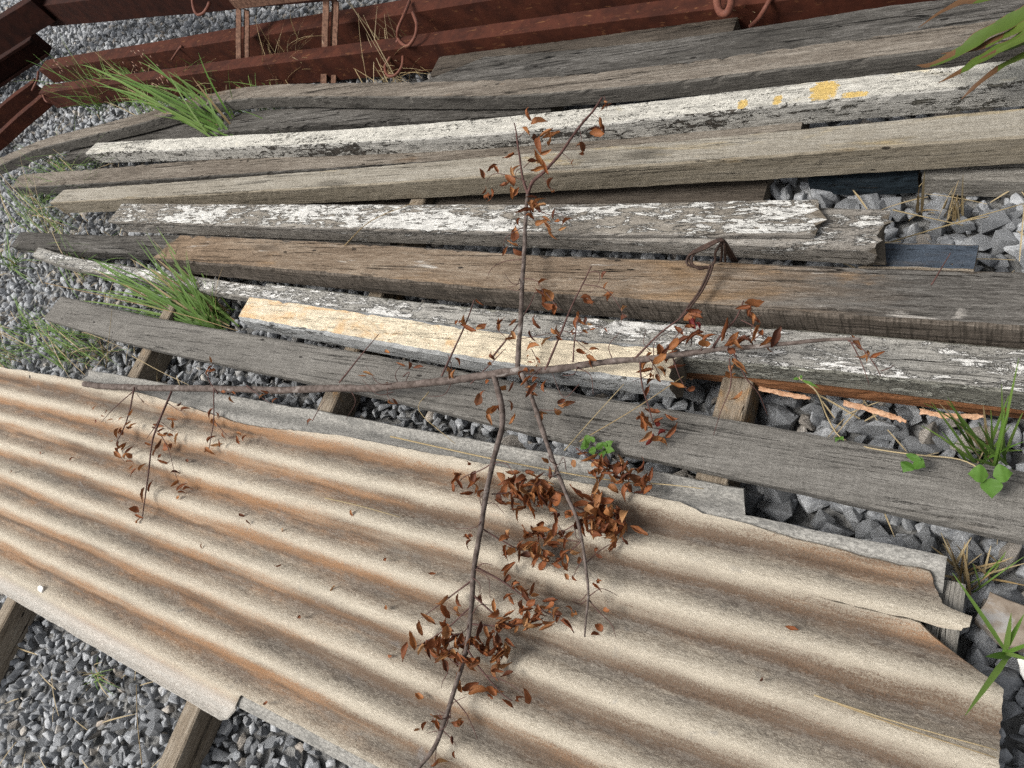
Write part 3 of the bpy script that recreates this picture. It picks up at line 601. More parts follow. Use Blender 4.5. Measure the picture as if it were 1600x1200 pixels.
# ------------------------------------------------------------------ dead branch
def leaf_mesh(i):
    r = np.random.default_rng(500+i); L, Wd = 1.0, r.uniform(.40, .56); curl_ = r.uniform(.4, 2.4); fold = r.uniform(.3, 1.35); tw = r.uniform(-1.3, 1.3); V = []; Fc = []; n = 7
    for a in range(n):
        e = a/(n-1); wd = Wd*.5*(math.sin(math.pi*min(1, e*1.02+.02)**.8)**.8 if 0 < a < n-1 else .04)
        ang = curl_*(e-.1); x = math.sin(ang)/max(curl_, .1) if curl_ > .1 else e; z = (1-math.cos(ang))/max(curl_, .1)*(1 if i % 2 else -1)*.9
        for k in (-2, -1, 0, 1, 2):
            s = k/2; yy = s*wd*math.cos(fold*abs(s)); zz = z+abs(s)*wd*math.sin(fold)*1.0; t = tw*e
            V.append((x, yy*math.cos(t)-(zz-z)*math.sin(t)+r.uniform(-.03, .03), z+(zz-z)*math.cos(t)+yy*math.sin(t)+r.uniform(-.03, .03)))
    for a in range(n-1):
        for k in range(4): Fc.append((a*5+k, (a+1)*5+k, (a+1)*5+k+1, a*5+k+1))
    me = bpy.data.meshes.new('leaf'); me.from_pydata(V, [], Fc); me.materials.append(M_DEAD); me.polygons.foreach_set('use_smooth', [True]*len(Fc)); me.update(); return me
LEAVES = [leaf_mesh(i) for i in range(14)]
CRIM = []
for i in range(3):
    me = LEAVES[i].copy(); me.materials.clear(); me.materials.append(M_CRIM); CRIM.append(me)
nleaf = [0]
LEAFQ = []
def leaf(px, py, z, parent, size=None, yaw=None, flat=.7, crimson=False, name='leaf'):
    p = G(px, py, z); nleaf[0] += 1; sz_ = (size or random.uniform(.026, .042))*random.uniform(.75, 1.2)
    sc_ = (sz_, sz_*random.uniform(.75, 1.1), sz_); ro = (random.gauss(0, flat), random.gauss(0, flat*.7), random.uniform(0, 6.28) if yaw is None else yaw)
    me_ = random.choice(CRIM if crimson else LEAVES)
    if parent: LEAFQ.append((p, sc_, ro, me_, parent, crimson)); return None
    o = bpy.data.objects.new(name, me_); C.objects.link(o); o.scale = sc_; o.rotation_euler = ro; o.location = p
    return o
def flush_leaves():
    Q = sorted(LEAFQ, key=lambda q: -q[1][0]*q[1][1]*(2 if q[5] else 1)/((Vector((0, 0, H))-q[0]).length**2))
    for p, sc_, ro, me_, par, cr in Q[:300]:
        o = bpy.data.objects.new('leaf', me_); C.objects.link(o); o.scale = sc_; o.rotation_euler = ro; o.parent = par; o.location = p-world_loc(par)
    V, Fc, T = [], [], []
    from mathutils import Euler
    for p, sc_, ro, me_, par, cr in Q[300:]:
        m_ = Matrix.LocRotScale(p, Euler(ro), Vector(sc_)); b0 = len(V); t = random.random()
        V += [m_ @ v.co for v in me_.vertices]; T += [t]*len(me_.vertices); Fc += [tuple(b0+i for i in f.vertices) for f in me_.polygons]
    o = mesh('small_leaves', V, Fc, M_DEAD, br, smooth=True); at = o.data.attributes.new('leaftone', 'FLOAT', 'POINT'); at.data.foreach_set('value', np.array(T, np.float32)); tag(o, kind='stuff')
br = empty('dead_branch', G(810, 582, .2)); tag(br, 'dead forked branch with dry brown leaves lying across sheets and timbers', 'branch')
def limb(name, pts, r0, r1, m, ns=9, n=7, wob=.004): return stick(name, [G(*p) for p in pts], r0, r1, m, br, ns, n, wob*.35, knots=.16)
limb('stem', [(132, 600, .15), (180, 604, .155), (300, 607, .16), (420, 609, .165), (540, 607, .175), (620, 602, .185), (700, 594, .195), (770, 585, .205), (815, 580, .21)], .0105, .0092, M_BARK)
limb('stem', [(812, 580, .21), (860, 577, .21), (940, 566, .215), (1030, 558, .22), (1130, 546, .225), (1220, 537, .23), (1290, 531, .235), (1345, 530, .24)], .0088, .0024, M_BARK)
limb('side_branch', [(809, 580, .212), (814, 500, .235), (817, 420, .25), (820, 360, .26), (823, 320, .265), (824, 300, .27)], .0060, .0042, M_BARK)
limb('side_branch', [(824, 304, .27), (832, 285, .28), (850, 268, .29), (870, 245, .30), (900, 205, .31), (925, 175, .315), (941, 152, .32)], .0042, .0024, M_TWIG)
limb('side_branch', [(824, 304, .27), (816, 275, .275), (811, 240, .28), (807, 210, .285), (803, 192, .29)], .0036, .0015, M_TWIG)
limb('side_branch', [(772, 588, .205), (783, 630, .20), (783, 670, .195), (772, 715, .19), (760, 770, .185), (750, 830, .18), (742, 880, .178), (737, 940, .175), (730, 1000, .172), (718, 1050, .168), (700, 1110, .165), (680, 1165, .16), (650, 1202, .155), (630, 1225, .15)], .0068, .0036, M_BARK)
limb('side_branch', [(816, 582, .21), (830, 620, .205), (850, 680, .20), (868, 730, .195), (885, 775, .19), (900, 808, .185), (907, 840, .18), (915, 890, .17), (919, 930, .16), (916, 968, .15), (914, 995, .14)], .0054, .0016, M_BARK)
def twig(pts, r=.0022, leaves=(), spread=0, z=None, n=0, size=None, crim=0):
    """pts: photo points with heights; leaves: explicit photo points; n more scattered along the outer part"""
    t = limb('twig', pts, r, r*.45, M_TWIG, 6, 4, .002)
    for q in leaves: leaf(q[0], q[1], q[2] if len(q) > 2 else pts[-1][2]+random.uniform(-.008, .012), t, size)
    for k in range(n):
        i = random.uniform(.25, 1)*(len(pts)-1); a = int(min(i, len(pts)-2)); e = i-a
        p = [pts[a][j]+(pts[a+1][j]-pts[a][j])*e for j in range(3)]
        leaf(p[0]+random.gauss(0, spread or 8), p[1]+random.gauss(0, spread or 8), p[2]+random.uniform(-.005, .012), t, size, crimson=(k < crim))
    return t
# left hand end
twig([(210, 605, .17), (203, 640, .165), (192, 672, .15), (182, 692, .14)], .0028, [(188, 700), (196, 708), (205, 715)], 7, n=10)
twig([(208, 612, .165), (180, 636, .155), (158, 660, .14)], .0018, [(146, 640), (158, 650), (150, 656), (165, 645), (176, 655), (186, 657)], size=.02)
twig([(185, 690, .14), (184, 705, .135), (195, 722, .13)], .0014, [(198, 722), (207, 728), (212, 733), (218, 735)], 6, n=5)
twig([(268, 612, .17), (250, 655, .165), (238, 690, .155), (232, 740, .15), (226, 780, .14), (222, 812, .13)], .0034, [(240, 712), (252, 710), (243, 700)], 9, n=9)
twig([(266, 616, .168), (246, 660, .155), (229, 686, .14)], .002, [], n=2)
twig([(246, 672, .155), (262, 700, .145), (272, 735, .135), (284, 768, .125)], .0014, [(268, 738), (278, 752), (262, 725), (262, 695), (256, 702)], 6, n=3)
twig([(262, 630, .165), (278, 640, .15), (290, 642, .14)], .0012, [(277, 634), (284, 641), (262, 655)], 6)
twig([(252, 660, .15), (268, 672, .14), (282, 676, .132)], .0012, [(278, 678), (270, 668), (258, 680)], 6)
twig([(214, 615, .16), (224, 628, .15), (232, 634, .14)], .001, [(225, 628)], size=.018)
twig([(334, 606, .17), (334, 650, .165), (330, 680, .15), (326, 705, .135)], .0022, [(331, 655), (332, 640), (338, 645), (322, 700), (330, 695), (344, 698), (320, 706), (325, 690)])
twig([(336, 660, .16), (355, 680, .14), (375, 690, .13)], .0012, [(376, 680), (380, 688), (374, 693), (348, 676)])
twig([(340, 615, .17), (325, 590, .17), (333, 567, .17)], .002, [(330, 572), (336, 578), (326, 580), (331, 566)])
twig([(385, 602, .18), (405, 618, .175), (425, 632, .17)], .0015, [(412, 610), (420, 613), (426, 628), (352, 612), (360, 620), (368, 616), (406, 622)], size=.028)
twig([(488, 658, .15), (498, 640, .16), (508, 625, .17)], .0012, [(486, 656)])
# round the fork
twig([(690, 588, .21), (712, 540, .22), (730, 500, .23), (741, 468, .24)], .0028, [(718, 503), (724, 508), (745, 468), (712, 506)])
twig([(768, 560, .215), (800, 520, .225), (826, 480, .235), (835, 460, .24)], .0022, [(804, 530), (776, 505), (806, 500), (745, 512)])
twig([(735, 600, .2), (770, 565, .21), (790, 545, .22)], .0015, [(768, 570), (772, 562)])
twig([(852, 578, .215), (876, 522, .235), (893, 480, .25), (910, 445, .262), (924, 416, .27)], .0028, [(876, 524), (868, 526)])
twig([(910, 444, .262), (935, 448, .265), (950, 455, .255), (965, 475, .25), (975, 495, .24)], .0012, [(945, 451), (955, 462), (972, 485), (978, 495), (912, 466), (920, 462), (957, 458)])
twig([(921, 425, .27), (935, 425, .27), (936, 440, .265), (922, 458, .26)], .001, [(946, 426), (910, 465)])
twig([(895, 566, .22), (898, 530, .235), (903, 500, .25), (908, 496, .25)], .0018, [], n=3)
twig([(900, 532, .235), (915, 545, .235), (925, 552, .23)], .001, [(918, 538), (922, 546), (918, 556), (926, 558), (914, 552)], size=.03)
twig([(880, 517, .24), (905, 520, .24), (930, 510, .245), (948, 512, .245)], .001, [(914, 505), (925, 508), (918, 520), (922, 516), (947, 513)], size=.02)
twig([(830, 545, .22), (838, 560, .22), (842, 572, .22)], .001, [(826, 556), (832, 562), (838, 558), (842, 563), (840, 570), (825, 566)], size=.017)
twig([(835, 458, .24), (850, 455, .245), (870, 478, .24), (880, 485, .23)], .0014, [(842, 444), (846, 456), (855, 462), (862, 468), (868, 476), (850, 460), (863, 482)], size=.042)
twig([(813, 530, .235), (835, 526, .24), (860, 520, .24)], .001, [(805, 529), (828, 518), (862, 514), (842, 513), (840, 540), (848, 540)])
twig([(775, 510, .235), (782, 520, .235), (805, 540, .23)], .001, [(780, 515), (742, 516), (746, 513)])
twig([(700, 555, .21), (705, 570, .205), (706, 590, .2)], .001, [(706, 578), (709, 590), (704, 582), (712, 560)], size=.03)
twig([(530, 598, .19), (560, 560, .2), (592, 522, .215)], .0022, [(603, 548)])
twig([(606, 606, .19), (606, 620, .19), (618, 630, .185)], .001, [(605, 598), (608, 625), (621, 632), (640, 566), (648, 575), (632, 572), (568, 582), (572, 588)], size=.03)
twig([(630, 588, .19), (640, 582, .195), (632, 600, .19)], .0016, [])
twig([(828, 590, .21), (845, 575, .22), (835, 590, .215)], .001, [(822, 580, .225), (828, 588, .222), (833, 595, .22), (838, 600, .215), (830, 582, .225)], size=.042)
twig([(835, 640, .2), (870, 640, .2), (900, 625, .2)], .001, [(882, 625), (880, 633), (850, 610), (834, 608), (838, 618)], size=.03)
twig([(905, 600, .2), (880, 620, .2), (862, 582, .21)], .001, [(886, 628)])
for q in [(752, 620), (745, 632), (780, 610), (770, 645), (776, 636), (762, 648), (800, 640), (805, 648), (868, 640), (838, 650), (802, 598), (760, 598), (784, 632), (845, 660)]: leaf(q[0], q[1], .195, br, .034)
# upper arm
twig([(822, 284, .275), (800, 275, .27), (772, 272, .262), (760, 285, .255)], .0013, [(775, 258), (756, 278), (754, 303), (765, 305), (763, 310), (783, 290), (790, 288), (768, 296), (778, 270)], size=.036)
twig([(815, 262, .275), (806, 270, .27), (802, 300, .26)], .0012, [(802, 288), (806, 278), (803, 305), (801, 310), (801, 270), (802, 240)], size=.042)
twig([(818, 262, .28), (835, 245, .285), (842, 238, .29)], .0012, [(838, 252), (845, 250), (852, 260), (856, 270), (862, 280), (845, 240), (850, 258)], size=.046)
twig([(810, 215, .285), (820, 205, .29), (832, 196, .29)], .001, [(828, 210), (838, 212), (850, 216), (858, 226), (846, 212), (828, 188), (832, 192), (842, 216)], size=.045)
twig([(924, 176, .315), (932, 182, .31), (937, 188, .305)], .001, [(935, 190), (940, 200), (944, 208), (938, 205)], size=.042)
twig([(905, 200, .31), (908, 215, .3), (908, 228, .295)], .001, [(910, 228), (906, 240), (912, 234)], size=.036)
twig([(944, 150, .32), (948, 162, .315), (948, 174, .31)], .001, [(946, 164)], size=.02, n=3, spread=4)
twig([(876, 238, .3), (888, 248, .29), (896, 262, .285)], .001, [(896, 250)], size=.015)
twig([(845, 272, .29), (855, 288, .28), (866, 300, .275)], .0008, [(866, 297)], size=.02)
twig([(822, 318, .268), (828, 330, .265), (835, 345, .26)], .0016, [(826, 314), (832, 318), (838, 310), (830, 330), (834, 340), (838, 350), (852, 320), (834, 322)], size=.042)
twig([(840, 328, .265), (858, 336, .26), (876, 334, .255), (884, 348, .25)], .0012, [(850, 348), (860, 354), (864, 340), (874, 346), (880, 350), (884, 355), (848, 340)], size=.036)
twig([(818, 355, .26), (804, 362, .258), (790, 372, .25), (786, 392, .24)], .0012, [(786, 398), (803, 376), (808, 384), (804, 390), (810, 364), (812, 342)], size=.034)
twig([(818, 405, .25), (790, 408, .24), (768, 420, .235), (760, 438, .23)], .0012, [], n=0)
# right hand arm
twig([(990, 562, .22), (1030, 522, .235), (1062, 498, .24), (1075, 482, .245)], .0026, [(1075, 485), (1078, 492), (1070, 500), (1085, 505)], n=0, size=.036)
t = twig([(1040, 545, .23), (1062, 520, .235), (1076, 508, .24)], .0014, [])
for q in [(1084, 510), (1088, 505), (1080, 500), (1086, 514)]: leaf(q[0], q[1], .245, t, .03, crimson=True)
twig([(1114, 544, .23), (1130, 520, .24), (1150, 498, .25), (1162, 470, .255)], .0028, [(1166, 474), (1172, 478), (1168, 486), (1170, 492), (1178, 505), (1186, 510), (1190, 518)], size=.038)
twig([(1158, 500, .25), (1180, 512, .245), (1198, 532, .235)], .0012, [(1202, 534), (1208, 530), (1206, 540)], size=.04)
twig([(1140, 548, .23), (1136, 535, .235), (1150, 525, .24)], .001, [(1135, 540), (1142, 535), (1150, 530), (1153, 522), (1140, 548), (1146, 562), (1130, 530), (1156, 532)], size=.042)
twig([(1095, 548, .23), (1100, 530, .235), (1085, 520, .235)], .001, [(1092, 524), (1100, 532), (1108, 538), (1066, 522), (1074, 528), (1048, 545), (1040, 555), (1096, 520)], size=.042)
twig([(1145, 548, .23), (1165, 590, .2), (1185, 615, .16), (1200, 650, .1)], .0016, [(1144, 580)])
twig([(1140, 560, .22), (1142, 600, .19), (1128, 640, .15), (1115, 680, .13)], .0014, [(1143, 580), (1142, 625)], size=.035)
twig([(1325, 532, .24), (1348, 546, .23), (1368, 572, .22), (1376, 588, .21)], .0014, [(1345, 545), (1352, 552), (1362, 558), (1356, 550)], size=.034)
twig([(1330, 536, .235), (1345, 565, .22), (1358, 602, .2)], .0012)
twig([(1376, 580, .21), (1388, 576, .21), (1398, 570, .21)], .001)
t = twig([(1000, 560, .22), (1003, 600, .2), (1015, 640, .18), (1022, 665, .165)], .002, [(1008, 620), (1005, 650), (1030, 645), (1040, 650), (1012, 660), (1018, 668), (1010, 672), (1005, 668), (1002, 650), (1016, 675), (1022, 660)], size=.036)
for q in [(1030, 672), (1038, 676), (1026, 664), (1042, 682), (1033, 685), (1022, 680), (1028, 688)]: leaf(q[0], q[1], .15, t, .034, crimson=random.random() < .5)
twig([(1010, 555, .225), (1022, 570, .22), (1032, 590, .2)], .0014, [(1018, 552), (1024, 560), (1030, 540), (1034, 560), (1012, 566), (1020, 578), (1026, 586), (1042, 565), (1046, 575), (1036, 580), (1028, 575), (1016, 590), (1012, 600)], size=.036)
twig([(1050, 556, .22), (1062, 590, .2), (1075, 612, .17)], .0014, [(1078, 610), (1070, 604)], size=.04)
twig([(1455, 445, .25), (1470, 420, .25), (1485, 395, .25)], .0016, [])
# lower two arms: leaf heaps on the sheet
twig([(772, 722, .18), (750, 735, .165), (725, 745, .155), (712, 760, .145)], .0016, [(735, 725), (742, 738), (720, 742), (738, 755), (710, 768), (722, 762), (715, 752), (748, 748), (744, 770), (706, 755), (738, 768), (750, 775)], size=.036)
twig([(768, 772, .17), (800, 770, .15), (840, 768, .145), (875, 780, .14)], .0018, [], 12, n=60, size=.042)
twig([(890, 790, .18), (920, 800, .16), (950, 812, .15), (975, 820, .14)], .0018, [], 13, n=60, size=.042)
twig([(905, 815, .17), (880, 830, .15), (850, 840, .14), (830, 836, .135)], .0016, [], 9, n=24, size=.036)
twig([(752, 825, .175), (785, 845, .155), (820, 862, .145), (860, 872, .14)], .0018, [(728, 835), (738, 838), (735, 845)], 6, n=26, size=.032)
twig([(908, 845, .17), (890, 862, .16), (868, 880, .15)], .0016, [], 8, n=10, size=.03)
twig([(900, 700, .18), (935, 725, .16), (970, 745, .15), (1015, 755, .145)], .0018, [], 8, n=40, size=.038)
twig([(885, 735, .19), (880, 715, .19), (868, 740, .18)], .001, [(856, 722), (826, 740), (820, 745), (845, 752), (895, 720)], size=.034)
twig([(930, 765, .15), (926, 780, .15), (948, 790, .145)], .001, [(930, 768), (952, 758), (955, 785), (928, 772), (940, 775)], size=.034)
twig([(915, 880, .165), (935, 862, .155), (955, 850, .15), (975, 846, .145)], .0012, [(980, 850), (960, 855), (930, 860), (940, 870), (958, 842)], size=.028)
twig([(918, 935, .155), (935, 955, .145), (955, 975, .135), (962, 995, .13)], .0012, [(942, 953), (940, 985), (935, 990)], size=.028)
twig([(912, 870, .17), (900, 890, .16), (895, 902, .15)], .001, [(895, 900), (888, 905), (905, 880), (935, 905), (928, 912), (940, 908)], size=.022)
twig([(744, 885, .175), (780, 905, .165), (815, 930, .155), (850, 955, .15), (878, 965, .145)], .0022, [(785, 892), (790, 900), (835, 912), (800, 915), (840, 930), (850, 940)], 9, n=20, size=.036)
twig([(740, 930, .175), (770, 958, .165), (800, 980, .155)], .002, [], 11, n=12, size=.036)
twig([(735, 975, .172), (790, 978, .165), (830, 972, .16), (850, 965, .155)], .002, [], 9, n=24, size=.036)
twig([(740, 905, .175), (700, 935, .16), (660, 965, .15)], .0022, [(700, 932, .165)], size=.036)
twig([(738, 945, .175), (700, 980, .165), (670, 1000, .155), (650, 1010, .15)], .002, [(648, 1012), (655, 1022), (665, 1018), (660, 990), (664, 1005), (700, 965), (715, 950), (720, 945)], 11, n=10, size=.042)
twig([(728, 1005, .17), (710, 1010, .165), (690, 1020, .155)], .0016, [], 12, n=28, size=.038)
twig([(728, 1000, .17), (750, 1015, .165), (775, 1020, .155), (790, 1012, .15)], .0016, [], 12, n=28, size=.038)
twig([(730, 1015, .17), (750, 1045, .16), (780, 1080, .15), (800, 1095, .145)], .002, [(738, 1037, .165), (775, 1040), (785, 1048), (800, 1050), (765, 1080), (775, 1085), (770, 1090), (810, 1095), (828, 1098), (800, 1105), (722, 1080), (735, 1082), (745, 1068)], size=.04)
twig([(760, 1055, .158), (790, 1065, .155), (818, 1083, .15)], .0012)
twig([(708, 1090, .166), (728, 1115, .155), (740, 1140, .145), (746, 1155, .14)], .0012, [(722, 1128), (718, 1135)], size=.03)
twig([(697, 1118, .165), (680, 1120, .16), (674, 1128, .155)], .0012, [(682, 1125), (690, 1124), (674, 1128)], size=.03)
twig([(690, 1140, .163), (705, 1155, .155), (712, 1165, .15)], .001, [(710, 1175), (655, 1140), (705, 1150)], size=.028)
twig([(682, 1165, .16), (680, 1185, .15), (678, 1198, .145)], .001, [(682, 1195), (676, 1198)], size=.032)
twig([(700, 1050, .165), (692, 1065, .155), (690, 1075, .15)], .0012)
leaf(650, 1085, .125, br, .036)
for k in range(46):                         # bare twiglets
    b0 = random.choice([(770, 720, .19), (755, 800, .18), (742, 890, .178), (735, 960, .174), (722, 1040, .168), (700, 1110, .164), (868, 735, .195), (890, 785, .188), (908, 850, .175), (918, 930, .158), (816, 440, .25), (820, 350, .26), (900, 568, .215), (960, 563, .218), (1020, 558, .22), (1080, 552, .222), (1180, 541, .228), (700, 594, .196), (620, 602, .186), (540, 607, .176)])
    a_ = random.uniform(0, 6.28); L_ = random.uniform(18, 55); p0 = (b0[0]+random.uniform(-5, 5), b0[1]+random.uniform(-12, 12), b0[2])
    p1 = (p0[0]+math.cos(a_)*L_*.5, p0[1]+math.sin(a_)*L_*.5, b0[2]+random.uniform(-.01, .03)); p2 = (p0[0]+math.cos(a_+.5)*L_, p0[1]+math.sin(a_+.5)*L_, b0[2]+random.uniform(-.02, .03))
    limb('twig', [p0, p1, p2], .0012, .0005, M_TWIG, 5, 3, .002)

flush_leaves()
# loose leaves, each lying by itself on the upper sheet
def on_sheet(px, py, lift=.006):
    z = .11
    for _ in range(6): z = zs(G(px, py, z).y, .0975)+.002
    return z+lift
for q in [(375, 803), (386, 813), (442, 826), (315, 850), (439, 883), (523, 916), (466, 965), (413, 1099), (549, 797), (600, 875), (680, 896), (602, 948), (611, 1025), (661, 1139), (64, 706), (110, 719), (18, 737), (291, 719), (277, 776), (1229, 979), (1190, 1062)]:
    o = leaf(q[0], q[1], on_sheet(*q), None, random.uniform(.018, .028), flat=.35, name='dead_leaf')
    tag(o, 'small curled brown dead leaf lying loose on the cream corrugated sheet', 'leaf', 'loose dead leaves on the sheet')

# ------------------------------------------------------------------ grass, weeds and straw
def ribbon(base, tip, w, arch, n=8, fold=.25, droop=0.0):
    base, tip = Vector(base), Vector(tip); d = tip-base; side = d.cross(Vector((0, 0, 1)))
    if side.length < 1e-4: side = Vector((1, 0, 0))
    side.normalize(); V = []; Fc = []
    for i in range(n+1):
        e = i/n; p = base+d*e+Vector((0, 0, arch*4*e*(1-e)*.5)); ww = w*.5*(min(1, .45+e*2.2))*(1-e**2.2)+.0003
        V += [p-side*ww+Vector((0, 0, fold*ww)), p, p+side*ww+Vector((0, 0, fold*ww))]
    for i in range(n):
        for k in range(2): Fc.append((i*3+k, (i+1)*3+k, (i+1)*3+k+1, i*3+k+1))
    return V, Fc
def blade(parent, b, t, w, arch, m, name='blade'):
    V, Fc = ribbon(b, t, w, arch); return mesh(name, V, Fc, m, parent, smooth=True)
def tuft(label, base, tips, w=.0065, m=M_GRASS, spread=.02, cat='grass', extra=0, ztip=.2, name='grass_tuft', zb=-.01, arch=.08, group='grass tufts among the timbers', jitter=18, dry=.12):
    o = empty(name, G(base[0], base[1], zb)); tag(o, label, cat, group); L = list(tips)
    for k in range(int(extra*1.5)):
        q = random.choice(tips); f = random.uniform(.45, 1.05); L.append((base[0]+(q[0]-base[0])*f+random.gauss(0, jitter), base[1]+(q[1]-base[1])*f+random.gauss(0, jitter), (q[2] if len(q) > 2 else ztip)*f))
    for q in L:
        b = G(base[0], base[1], zb)+Vector((random.gauss(0, spread), random.gauss(0, spread), 0))
        t = G(q[0], q[1], q[2] if len(q) > 2 else ztip)
        mm = M_STRAW if random.random() < dry else m
        blade(o, b, t, w*random.uniform(.35, .85), arch*random.uniform(.4, 1.3)*(t-b).length*2, mm)
    return o
tuft('tall bright green grass tuft with broad blades behind the white painted beam', (362, 212), [(158, 100, .34), (182, 140, .28), (222, 82, .36), (310, 82, .34), (150, 135, .26), (215, 95, .34), (240, 150, .26), (190, 160, .2), (330, 110, .3), (300, 120, .28), (260, 110, .3), (130, 120, .28), (175, 118, .3), (200, 128, .28)], .015, extra=18, spread=.035, zb=.06, dry=.05, jitter=14)
tuft('fine wispy grass with thin stems in front of the left end of the red channels', (165, 165), [(70, 96, .3), (110, 84, .3), (125, 80, .3), (145, 100, .25), (60, 140, .2), (190, 95, .3), (95, 110, .25), (20, 128, .2)], .005, extra=26, jitter=22, spread=.06)
tuft('small grass clump in the shade just before the rusty frame', (300, 142), [(280, 90, .2), (320, 95, .2), (340, 110, .15), (260, 110, .2), (230, 130, .1)], .005, extra=16, spread=.06)
tuft('spreading green grass tuft beside the left end of the smooth grey plank', (345, 502), [(200, 395, .2), (150, 408, .18), (180, 440, .14), (228, 362, .26), (262, 385, .24), (130, 425, .14), (110, 450, .08), (290, 395, .22), (215, 420, .18), (160, 455, .1), (300, 440, .14), (240, 400, .2), (325, 420, .2)], .012, extra=60, zb=.0, jitter=14, spread=.035)
tuft('low grass clump at the left edge beside the whitish split board', (22, 420), [(0, 385, .1), (10, 345, .12), (40, 400, .1), (55, 420, .05), (0, 400, .08), (30, 380, .12)], .008, extra=12)
tuft('little grass clump on the gravel left of the plank end', (50, 520), [(25, 480, .1), (20, 505, .08), (45, 485, .1), (70, 500, .08), (15, 460, .1)], .008, extra=10)
tuft('small grass clump between the plank end and the corrugated sheets', (100, 566), [(62, 510, .12), (75, 520, .1), (85, 530, .1), (115, 540, .08), (60, 545, .06), (95, 535, .1)], .008, extra=14)
tuft('yellowing grass clump beside the orange-sided bearer', (165, 560), [(120, 535, .08), (140, 530, .1), (165, 515, .12), (185, 540, .06), (110, 550, .04)], .005, extra=16, dry=.4)
tuft('thin grass tuft at the left end of the tan-grey beam', (95, 365), [(30, 235, .3), (0, 245, .28), (60, 310, .2), (40, 330, .15), (120, 330, .15), (85, 320, .2), (20, 330, .12), (0, 350, .1)], .004, extra=22, jitter=16, spread=.06, dry=.3)
tuft('sparse grass stems growing past the end of the white painted beam', (150, 300), [(20, 230, .25), (70, 255, .2), (130, 250, .2), (145, 262, .18), (55, 275, .15), (170, 225, .25)], .004, extra=12, spread=.05)
tuft('upright green grass tuft rising from gravel behind the right end of the plank', (1547, 722), [(1536, 632, .16), (1548, 640, .15), (1592, 560, .25), (1565, 600, .2), (1455, 628, .16), (1480, 620, .18), (1488, 690, .06), (1440, 665, .08), (1598, 645, .12), (1600, 690, .08), (1570, 640, .15), (1528, 660, .12)], .008, extra=12, zb=0, jitter=10, spread=.014)
tuft('broad-bladed green grass plant at the right edge beside the sheet end', (1572, 1022), [(1488, 895, .2), (1580, 958, .22), (1508, 1118, .2), (1620, 1036, .2), (1540, 1026, .16), (1625, 1000, .2), (1600, 960, .2)], .014, zb=.10, spread=.003, dry=0, arch=.05)
tuft('thin grass at the right edge by the dry stems', (1535, 905), [(1520, 880, .1), (1570, 868, .1), (1510, 900, .06), (1560, 880, .08), (1600, 870, .08)], .005, extra=8, dry=.5)
tuft('dry brown grass stump standing on the gravel by the navy board', (1488, 345), [(1492, 290, .1), (1505, 272, .14), (1512, 300, .08), (1482, 310, .08), (1500, 310, .08)], .006, extra=12, m=M_STRAW, jitter=6, spread=.012, dry=1)
tuft('dry grass spike leaning on the navy board', (1436, 335), [(1445, 268, .16), (1437, 290, .1), (1420, 345, .03), (1470, 330, .04)], .007, extra=3, m=M_STRAW, jitter=4, spread=.006, dry=1)
tuft('withered brown stem bundle beside the broken sheet corner', (1502, 905), [(1512, 850, .12), (1518, 840, .13), (1505, 858, .1), (1470, 832, .1), (1490, 900, .05)], .006, extra=10, m=M_STRAW, jitter=8, spread=.012, dry=1)
tuft('dry tangled grass strands in front of the red channel hooks', (612, 122), [(545, 0, .3), (560, 20, .25), (575, 60, .15), (540, 100, .08), (660, 110, .08), (640, 70, .16), (590, 60, .14), (680, 118, .05), (600, 20, .2), (620, 95, .1)], .0045, extra=34, m=M_STRAW, jitter=16, spread=.07, dry=1)
tuft('dry wispy grass inside the rusty frame', (445, 125), [(400, 30, .3), (485, 15, .3), (480, 90, .15), (420, 110, .1), (470, 105, .1), (430, 60, .2)], .0042, extra=26, m=M_STRAW, jitter=16, spread=.06, dry=1)
tuft('dry grass wisps against the red channel below the big hook', (1158, 45), [(1122, 12, .14), (1145, 15, .14), (1165, 8, .14), (1180, 20, .12), (1205, 5, .12)], .004, extra=8, m=M_STRAW, spread=.03, dry=1)
tuft('straggly grass on the gravel between sheet edge and bearer, bottom left', (150, 1060), [(120, 1050, .05), (160, 1035, .08), (135, 1080, .04), (180, 1070, .05), (165, 1055, .08)], .005, extra=8, dry=.5)
for k_, (bx_, by_, lab_) in enumerate([(60, 330, 'thin green grass beside the dark board end left of the tan-grey beam'), (110, 275, 'thin grass blades over the end of the dark board by the white beam'), (140, 415, 'grass blades hanging over the whitish split board'),
        (25, 560, 'short grass at the left edge above the sheet corner'), (130, 548, 'short grass right beside the plank end, nearest the sheets'), (250, 180, 'grass blades lying over the warped board behind the bright tuft'), (430, 190, 'thin grass with pale bent stems right of the bright green tuft'), (215, 150, 'grass under the pink seed heads')]):
    tuft(lab_, (bx_, by_), [(bx_-random.uniform(20, 90), by_-random.uniform(20, 70), random.uniform(.05, .2)) for _ in range(8)]+[(bx_+random.uniform(0, 60), by_-random.uniform(10, 50), .1) for _ in range(3)], .0045, extra=24, jitter=22, spread=.06, dry=.18, zb=.02)
